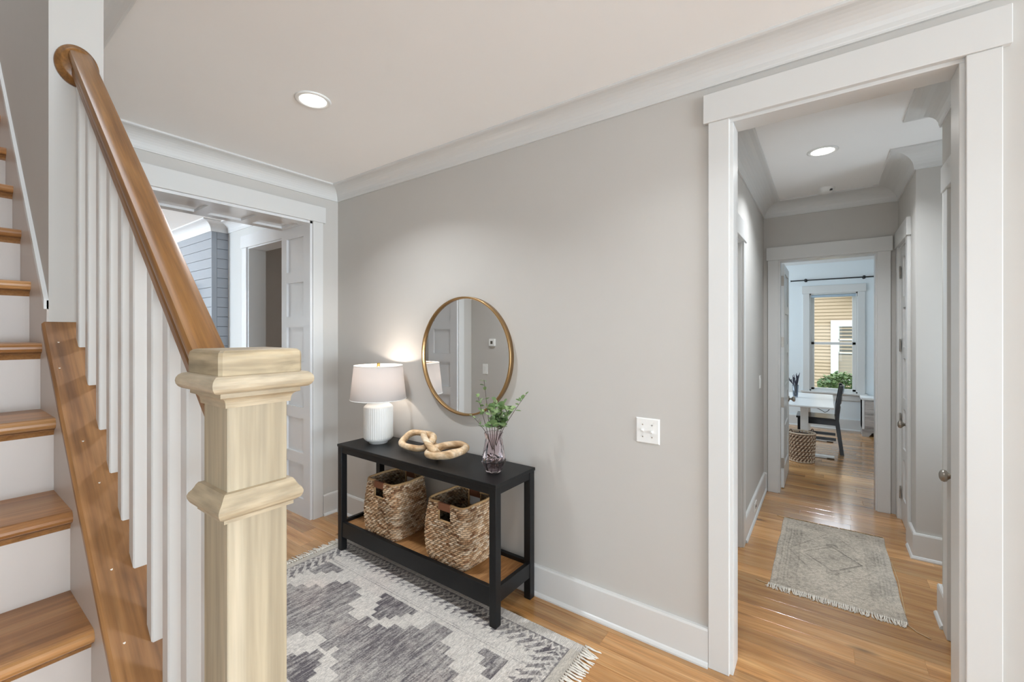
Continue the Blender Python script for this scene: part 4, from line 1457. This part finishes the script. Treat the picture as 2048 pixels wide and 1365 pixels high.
def link_ring(cx, cy, cz, a, b, r, yaw, tiltx, tilty, seed, n=48):
    pts, rad = [], []
    M = Matrix.Translation((cx, cy, cz)) @ Matrix.Rotation(R(yaw), 4, 'Z') @ Matrix.Rotation(R(tilty), 4, 'Y') @ Matrix.Rotation(R(tiltx), 4, 'X')
    for k in range(n):
        t = 2 * PI * k / n
        ct_, st2 = math.cos(t), math.sin(t)
        e = 0.75
        x = a * math.copysign(abs(ct_) ** e, ct_); y = b * math.copysign(abs(st2) ** e, st2)
        pts.append(M @ Vector((x, y, 0.003 * math.sin(3 * t + seed))))
        rad.append(r * (1 + 0.10 * math.sin(2 * t + seed) + 0.05 * math.sin(5 * t + seed * 2)))
    m = MB().tube(pts, rad, 12, closed=True)
    lift = max(0, TZ + 0.0005 - min(q_[2] for q_ in m.v))
    m.v = [(a_, b_, c_ + lift) for (a_, b_, c_) in m.v]
    return m.build('chain_link', 'link_wood', ch)


link_ring(-2.138, 1.910, TZ + 0.068, 0.136, 0.066, 0.0215, -4, 33, -3, 1.0)
link_ring(-1.985, 1.885, TZ + 0.070, 0.112, 0.050, 0.0205, -26, -44, 14, 2.3)
link_ring(-1.838, 1.872, TZ + 0.060, 0.124, 0.066, 0.0225, 12, 12, -9, 3.7)

# ------------------------------------------------------------------ vase with greenery
VX, VY = -1.476, 1.868
vs = thing('glass_vase', 'faceted mauve glass vase on the table corner', 'vase', (VX, VY, TZ))
rows_v = [(0.036, 0.0005), (0.045, 0.006), (0.0685, 0.062), (0.066, 0.090), (0.0475, 0.176), (0.0445, 0.185), (0.052, 0.212), (0.053, 0.216)]
SEG = 8
m = MB()
rings = []
for i, (r, z) in enumerate(rows_v):
    off = 0.5 * (i % 2) if 1 <= i <= 3 else 0.0
    rings.append([(VX + r * math.cos(2 * PI * (k + off) / SEG), VY + r * math.sin(2 * PI * (k + off) / SEG), TZ + z) for k in range(SEG)])
inner = [(0.049, 0.2155), (0.0405, 0.185), (0.0435, 0.176), (0.061, 0.090), (0.062, 0.064), (0.040, 0.014)]
for i, (r, z) in enumerate(inner):
    rings.append([(VX + r * math.cos(2 * PI * k / SEG), VY + r * math.sin(2 * PI * k / SEG), TZ + z) for k in range(SEG)])
m.rings(rings, smooth=False)
# split quads into triangles for the cut facets
nf, ns = [], []
for f in m.f:
    if len(f) == 4:
        nf += [(f[0], f[1], f[2]), (f[0], f[2], f[3])]
    else:
        nf.append(f)
m.f, m.s = nf, [False] * len(nf)
m.build('vase_body', 'vase_glass', vs)

gr = thing('greenery', 'leafy green eucalyptus stems standing in the mauve vase', 'plant', (VX, VY, TZ + 0.03))
rg_ = random.Random(12)
lf = MB()
q = [(0, 0, 0), (0.30, 0.25, 0.03), (0.42, 0.60, 0.05), (0.28, 0.90, 0.03), (0, 1.05, -0.02), (-0.28, 0.90, 0.03), (-0.42, 0.60, 0.05), (-0.30, 0.25, 0.03), (0, 0.55, -0.03)]
lf.add(q, [(0, 1, 8), (1, 2, 8), (2, 3, 8), (3, 4, 8), (4, 5, 8), (5, 6, 8), (6, 7, 8), (7, 0, 8)], True)
leaf1 = lf.mesh('leaf', 'leaf_green'); leaf2 = lf.mesh('leaf', 'leaf_light')
camR = Vector((0.810, 0.586, 0))
camF = Vector((-0.586, 0.810, 0))
base_w = Vector((VX, VY, TZ + 0.02))


def sprig(dx, h, fwd, nl, size, dense, bend=0.0):
    """dx sideways lean, h height above the table, nl leaves"""
    p0 = Vector((VX, VY, TZ + 0.022)) - camR * dx * 0.22 - camF * fwd * 0.3
    neck = Vector((VX, VY, TZ + 0.205)) + camR * max(-0.036, min(0.036, dx * 0.35)) + camF * max(-0.03, min(0.03, fwd * 0.4))
    tip = Vector((VX, VY, TZ + h)) + camR * dx + camF * fwd
    midp = (neck + tip) / 2 + camR * bend
    pts = []
    for k in range(13):
        t = k / 12.0
        if t < 0.35:
            pts.append(p0.lerp(neck, t / 0.35))
        else:
            s = (t - 0.35) / 0.65
            pts.append(neck * (1 - s) ** 2 + midp * 2 * s * (1 - s) + tip * s * s)
    MB().tube(pts, [0.0022 - 0.0011 * k / 12 for k in range(13)], 6).build('stem', 'stem_brown', gr)
    for k in range(nl):
        t = rg_.uniform(dense, 1.0) if k else 1.0
        s = (t - 0.35) / 0.65
        p = neck * (1 - s) ** 2 + midp * 2 * s * (1 - s) + tip * s * s
        o = bpy.data.objects.new('leaf', leaf1 if rg_.random() < 0.6 else leaf2)
        COL.objects.link(o); o.parent = gr
        sz = size * rg_.uniform(0.65, 1.2)
        o.matrix_local = (Matrix.Translation(p - Vector(gr.location)) @ Matrix.Rotation(rg_.uniform(0, 6.28), 4, 'Z')
                          @ Matrix.Rotation(rg_.uniform(-0.5, 1.2), 4, 'X') @ Matrix.Rotation(rg_.uniform(-0.6, 0.6), 4, 'Y') @ Matrix.Scale(sz, 4))


sprig(-0.055, 0.505, 0.02, 9, 0.026, 0.62)
sprig(-0.120, 0.310, 0.00, 9, 0.028, 0.58, 0.01)
sprig(-0.085, 0.420, -0.03, 11, 0.028, 0.6)
sprig(0.178, 0.425, 0.00, 8, 0.030, 0.66, -0.012)
sprig(0.010, 0.390, 0.03, 26, 0.042, 0.5)
sprig(0.055, 0.385, -0.03, 26, 0.042, 0.48)
sprig(0.090, 0.350, 0.03, 22, 0.040, 0.5)
sprig(-0.015, 0.360, -0.05, 22, 0.040, 0.5)
sprig(0.040, 0.320, 0.06, 18, 0.038, 0.45)

# ------------------------------------------------------------------ round mirror
MX, MZ, MR = -1.888, 1.350, 0.383
mr = thing('round_mirror', 'round wall mirror with a thin brass frame above the console', 'mirror', (MX, D, MZ))
prof = [(MR - 0.012, 0.0), (MR, 0.0), (MR, 0.034), (MR - 0.002, 0.036), (MR - 0.010, 0.036), (MR - 0.012, 0.034), (MR - 0.012, 0.0)]
M = Matrix.Translation((MX, D - 0.001, MZ)) @ Matrix.Rotation(R(90), 4, 'X')
MB().lathe(prof, 0, 0, 96, True, cap=False).xform(M).build('frame', 'brass', mr)
mm = MB().lathe([(0.0001, 0.020), (MR - 0.010, 0.020), (MR - 0.010, 0.004), (0.0001, 0.004)], 0, 0, 96, False, cap=False).xform(M)
mm.build('mirror_glass', 'mirror', mr)

# ------------------------------------------------------------------ living room: shiplap chimney breast, television, window
sb_ = thing('chimney_breast', 'grey shiplap chimney breast in the living room past the handrail', 'fireplace wall', ((FX0 + FX1) / 2, FY + 0.1, 0), kind='structure')
MB().box(FX0 + 0.012, FX1 - 0.012, FY + 0.012, LN, 0, CE).build('backing', 'shiplap_gap', sb_)
MB().box(FX1 - 0.0105, FX1 + 0.002, FY - 0.001, FY + 0.050, 0, CE - 0.05, 0.002).build('corner_board', 'shiplap_paint', sb_)
z = 0.0
bh = 0.1065
zs = 2.527 - bh * 24
z = zs
fb = MB().box(FX0, FX1 - 0.012, FY, FY + 0.014, 0.002, bh - 0.002, 0.001).mesh('shiplap_board', 'shiplap_paint')
sbm = MB().box(FX1 - 0.012, FX1, FY + 0.052, LN, 0.002, bh - 0.002, 0.001).mesh('shiplap_board', 'shiplap_paint')
while z < 2.62:
    for me_ in (fb, sbm):
        o = link('shiplap_board', me_, sb_)
        o.location = Vector((0, 0, z)) - Vector(sb_.location)
    z += bh
tv = thing('television', 'black flat television on the grey shiplap, mostly behind the handrail', 'television', (-6.55, FY, 1.55))
MB().box(-7.2, -5.86, FY - 0.075, FY - 0.045, 1.32, 2.075, 0.004).build('screen_panel', 'screen_black', tv)
MB().box(-6.8, -6.2, FY - 0.046, FY + 0.001, 1.5, 1.9).build('wall_bracket', 'black_metal', tv)
# dim passage: second door casing deep inside
m = MB().box(-4.18, -4.06, 3.44, 3.5, 0, 2.05).box(-4.06, -3.7, 3.46, 3.5, 0, 2.03)
trim(m, 'trim_paint', 'pale door frame deep inside the dim passage', 'casing')

# living room window, seen only in the mirror
lw_ = thing('window_2', 'bright living room window with black bars, seen in the mirror', 'window', (-6.8, -2.6, 0.7), kind='structure')
MB().box(-7.7, -7.6, -2.6, -2.56, 0.6, 2.4).box(-6.0, -5.9, -2.6, -2.56, 0.6, 2.4).box(-7.7, -5.9, -2.6, -2.56, 2.4, 2.5).box(-7.7, -5.9, -2.6, -2.54, 0.55, 0.6).build('window_frame', 'trim_paint', lw_)
for zz in (1.25, 1.52):
    MB().box(-7.6, -6.0, -2.44, -2.40, zz, zz + 0.035).build('bar', 'black_metal', lw_)

# ------------------------------------------------------------------ office furniture
# desk
DT = 0.645
dk_ = thing('desk', 'white height-adjustable desk in the office', 'desk', (-0.28, 6.8, 0))
MB().box(-0.66, 0.087, 6.13, 7.42, DT - 0.020, DT, 0.004).build('desktop', 'desk_white', dk_)
MB().box(-0.58, 0.0, 6.20, 7.35, DT - 0.032, DT - 0.020).build('underframe', 'desk_white', dk_)
for y in (6.40, 7.38):
    MB().box(-0.245, -0.165, y - 0.03, y + 0.03, 0.02, DT - 0.032, 0.003).build('leg_column', 'desk_white', dk_)
    MB().box(-0.60, 0.092, y - 0.035, y + 0.035, 0.003, 0.028, 0.003).build('foot', 'desk_white', dk_)
    MB().box(0.02, 0.090, y - 0.036, y + 0.036, 0.0, 0.012).build('foot_pad', 'desk_tape', dk_)
tag(MB().tube([(-0.15, 6.7, 0.61), (-0.12, 6.7, 0.56), (-0.05, 6.7, 0.53), (0.0, 6.7, 0.50), (0.03, 6.7, 0.52), (0.06, 6.7, 0.57), (0.075, 6.68, 0.615)], 0.004, 6).build('cable', 'black_metal'), 'thin black cable looping under the office desk', 'cable')

# chair, facing the desk (towards -X)
oc = thing('dining_chair', 'black ladder-back chair pulled up to the office desk', 'chair', (-0.05, 6.82, 0))
cy0_, cy1_ = 6.630, 7.010
BK = 'black_lacquer'
for y in (cy0_, cy1_ - 0.040):
    # rear leg and back post in one bent stick
    pr_ = [(0.098, 0.40), (0.150, 0.0), (0.190, 0.0), (0.140, 0.42), (0.150, 0.60), (0.182, 0.842), (0.170, 0.852), (0.148, 0.850), (0.110, 0.60)]
    MB().prism(pr_, 1, y, y + 0.040).build('back_post', BK, oc)
    MB().box(-0.285, -0.247, y, y + 0.038, 0, 0.415, 0.002).build('front_leg', BK, oc)
    MB().box(-0.26, 0.11, y + 0.010, y + 0.030, 0.165, 0.200).build('stretcher', BK, oc)
    MB().box(-0.26, 0.11, y + 0.004, y + 0.034, 0.355, 0.415).build('seat_rail', BK, oc)
MB().box(0.125, 0.148, cy0_ + 0.03, cy1_ - 0.03, 0.235, 0.270).build('stretcher', BK, oc)
MB().box(-0.275, -0.255, cy0_ + 0.03, cy1_ - 0.03, 0.355, 0.415).build('seat_rail', BK, oc)
MB().box(-0.300, 0.105, cy0_ - 0.01, cy1_ + 0.01, 0.415, 0.440, 0.006).build('seat', BK, oc)
for (za, zb, xo) in ((0.745, 0.845, 0.160), (0.615, 0.700, 0.138), (0.490, 0.570, 0.122)):
    ms_ = MB()
    rg2 = []
    for k in range(9):
        t = k / 8.0
        y = cy0_ + 0.03 + (cy1_ - cy0_ - 0.06) * t
        bx2 = xo + 0.022 * math.sin(PI * t)
        rg2.append([(bx2 - 0.008, y, za), (bx2 + 0.008, y, za), (bx2 + 0.018, y, zb), (bx2 + 0.002, y, zb)])
    ms_.rings(rg2, smooth=False).build('back_slat', BK, oc)

# woven waste basket
wb = thing('waste_basket', 'round open-weave wicker waste basket on the office floor', 'basket', (-0.222, 6.08, 0))
bx0, by0, bh_ = -0.222, 6.085, 0.335
cross1, cross2 = MB(), MB()
K = 22
for fam, mbx, s in ((0, cross1, 1), (1, cross2, -1)):
    for k in range(K):
        pts = []
        for j in range(17):
            t = j / 16.0
            a = 2 * PI * k / K + s * t * 1.9
            r_ = 0.118 + 0.012 * t + (0.004 if (j + fam) % 2 else -0.002)
            pts.append((bx0 + r_ * math.cos(a), by0 + r_ * 0.92 * math.sin(a), 0.01 + (bh_ - 0.02) * t))
        mbx.tube(pts, 0.0078, 5)
for j in range(9):
    z = 0.022 + j * 0.036
    r_ = 0.118 + 0.012 * z / bh_
    cross2.tube([(bx0 + (r_ + 0.004 * math.cos(k * PI)) * math.cos(2 * PI * k / 44), by0 + r_ * 0.92 * math.sin(2 * PI * k / 44), z) for k in range(44)], 0.0062, 5, closed=True)
plain('wicker_light', srgb(206, 186, 162), 0.7, noise=0.2, nscale=40)
plain('wicker_brown', srgb(136, 106, 82), 0.7, noise=0.25, nscale=40)
plain('wicker_dark', srgb(70, 52, 40), 0.8)
cross1.build('weave', 'wicker_light', wb); cross2.build('cross_weave', 'wicker_brown', wb)
MB().lathe([(0.100, 0.008), (0.108, 0.02), (0.118, bh_ - 0.02)], bx0, by0, 32, True, cap=True).xform(Matrix.Identity(4)).build('liner', 'wicker_dark', wb)
for (r_, z, nm_) in ((0.132, bh_, 'rim'), (0.120, 0.010, 'base_band')):
    rmm = MB().tube([(bx0 + r_ * math.cos(2 * PI * k / 48), by0 + r_ * 0.92 * math.sin(2 * PI * k / 48), z) for k in range(48)], 0.009, 6, closed=True)
    rmm.build(nm_, 'wicker_light', wb)
hh = MB()
for s in (0.65, 3.8):
    pts = []
    for k in range(9):
        a = s + (k / 8.0 - 0.5) * 0.45
        pts.append((bx0 + 0.130 * math.cos(a), by0 + 0.120 * math.sin(a), bh_ + 0.038 * math.sin(PI * k / 8)))
    hh.tube(pts, 0.0045, 6)
hh.build('handle', 'wicker_dark', wb)

# glass vase of dried lavender on the desk
vx, vy = -0.318, 6.86
ov = thing('desk_vase', 'tall smoky glass vase on the far end of the office desk', 'vase', (vx, vy, DT))
MB().lathe([(0.0001, DT + 0.001), (0.026, DT + 0.001), (0.028, DT + 0.01), (0.036, DT + 0.165), (0.033, DT + 0.165), (0.024, DT + 0.012), (0.0001, DT + 0.012)], vx, vy, 24, True, cap=False).build('vase_body', 'smoke_glass', ov)
lv = thing('dried_lavender', 'bunch of dark dried stems in the smoky desk vase', 'dried flowers', (vx, vy, DT + 0.015))
rl = random.Random(9)
for k in range(22):
    a = rl.uniform(0, 6.28); rr = rl.uniform(0.02, 0.095); h = rl.uniform(0.22, 0.335)
    p0 = Vector((vx + 0.012 * math.cos(a), vy + 0.012 * math.sin(a), DT + 0.015))
    p1 = Vector((vx + 0.022 * math.cos(a), vy + 0.022 * math.sin(a), DT + 0.16))
    p2 = Vector((vx + rr * math.cos(a), vy + rr * math.sin(a), DT + h))
    pm = p1.lerp(p2, 0.55) + Vector((0.01 * math.cos(a + 1), 0.01 * math.sin(a + 1), 0))
    MB().tube([p0, p1, pm, p2], [0.0018, 0.0022, 0.0055, 0.003], 5).build('dried_stem', 'lavender', lv)

# drawer cabinet
fc = thing('drawer_cabinet', 'low two-drawer cabinet with grey wood fronts beside the office window', 'cabinet', (0.68, 8.2, 0))
cxa, cxb, cya, cyb = 0.436, 0.94, 8.055, 8.375
MB().box(cxa - 0.012, cxb + 0.012, cya - 0.012, cyb, 0.530, 0.560, 0.003).build('cabinet_top', 'desk_white', fc)
MB().box(cxa, cxb, cya + 0.012, cyb, 0.105, 0.530).box(cxa, cxa + 0.024, cya, cyb, 0.105, 0.530).box(cxb - 0.024, cxb, cya, cyb, 0.105, 0.530).build('cabinet_body', 'desk_white', fc)
for (za, zb) in ((0.322, 0.516), (0.118, 0.314)):
    MB().box(cxa + 0.028, cxb - 0.028, cya - 0.004, cya + 0.012, za, zb, 0.002).build('drawer_front', 'grey_oak', fc)
MB().prism([(cxa, 0), (cxa + 0.075, 0), (cxa + 0.115, 0.06), (cxb - 0.115, 0.06), (cxb - 0.075, 0), (cxb, 0), (cxb, 0.105), (cxa, 0.105)], 1, cya, cya + 0.022).build('plinth', 'grey_oak', fc)
MB().box(cxa, cxa + 0.02, cya + 0.022, cyb, 0, 0.105).box(cxb - 0.02, cxb, cya + 0.022, cyb, 0, 0.105).build('side_foot', 'grey_oak', fc)
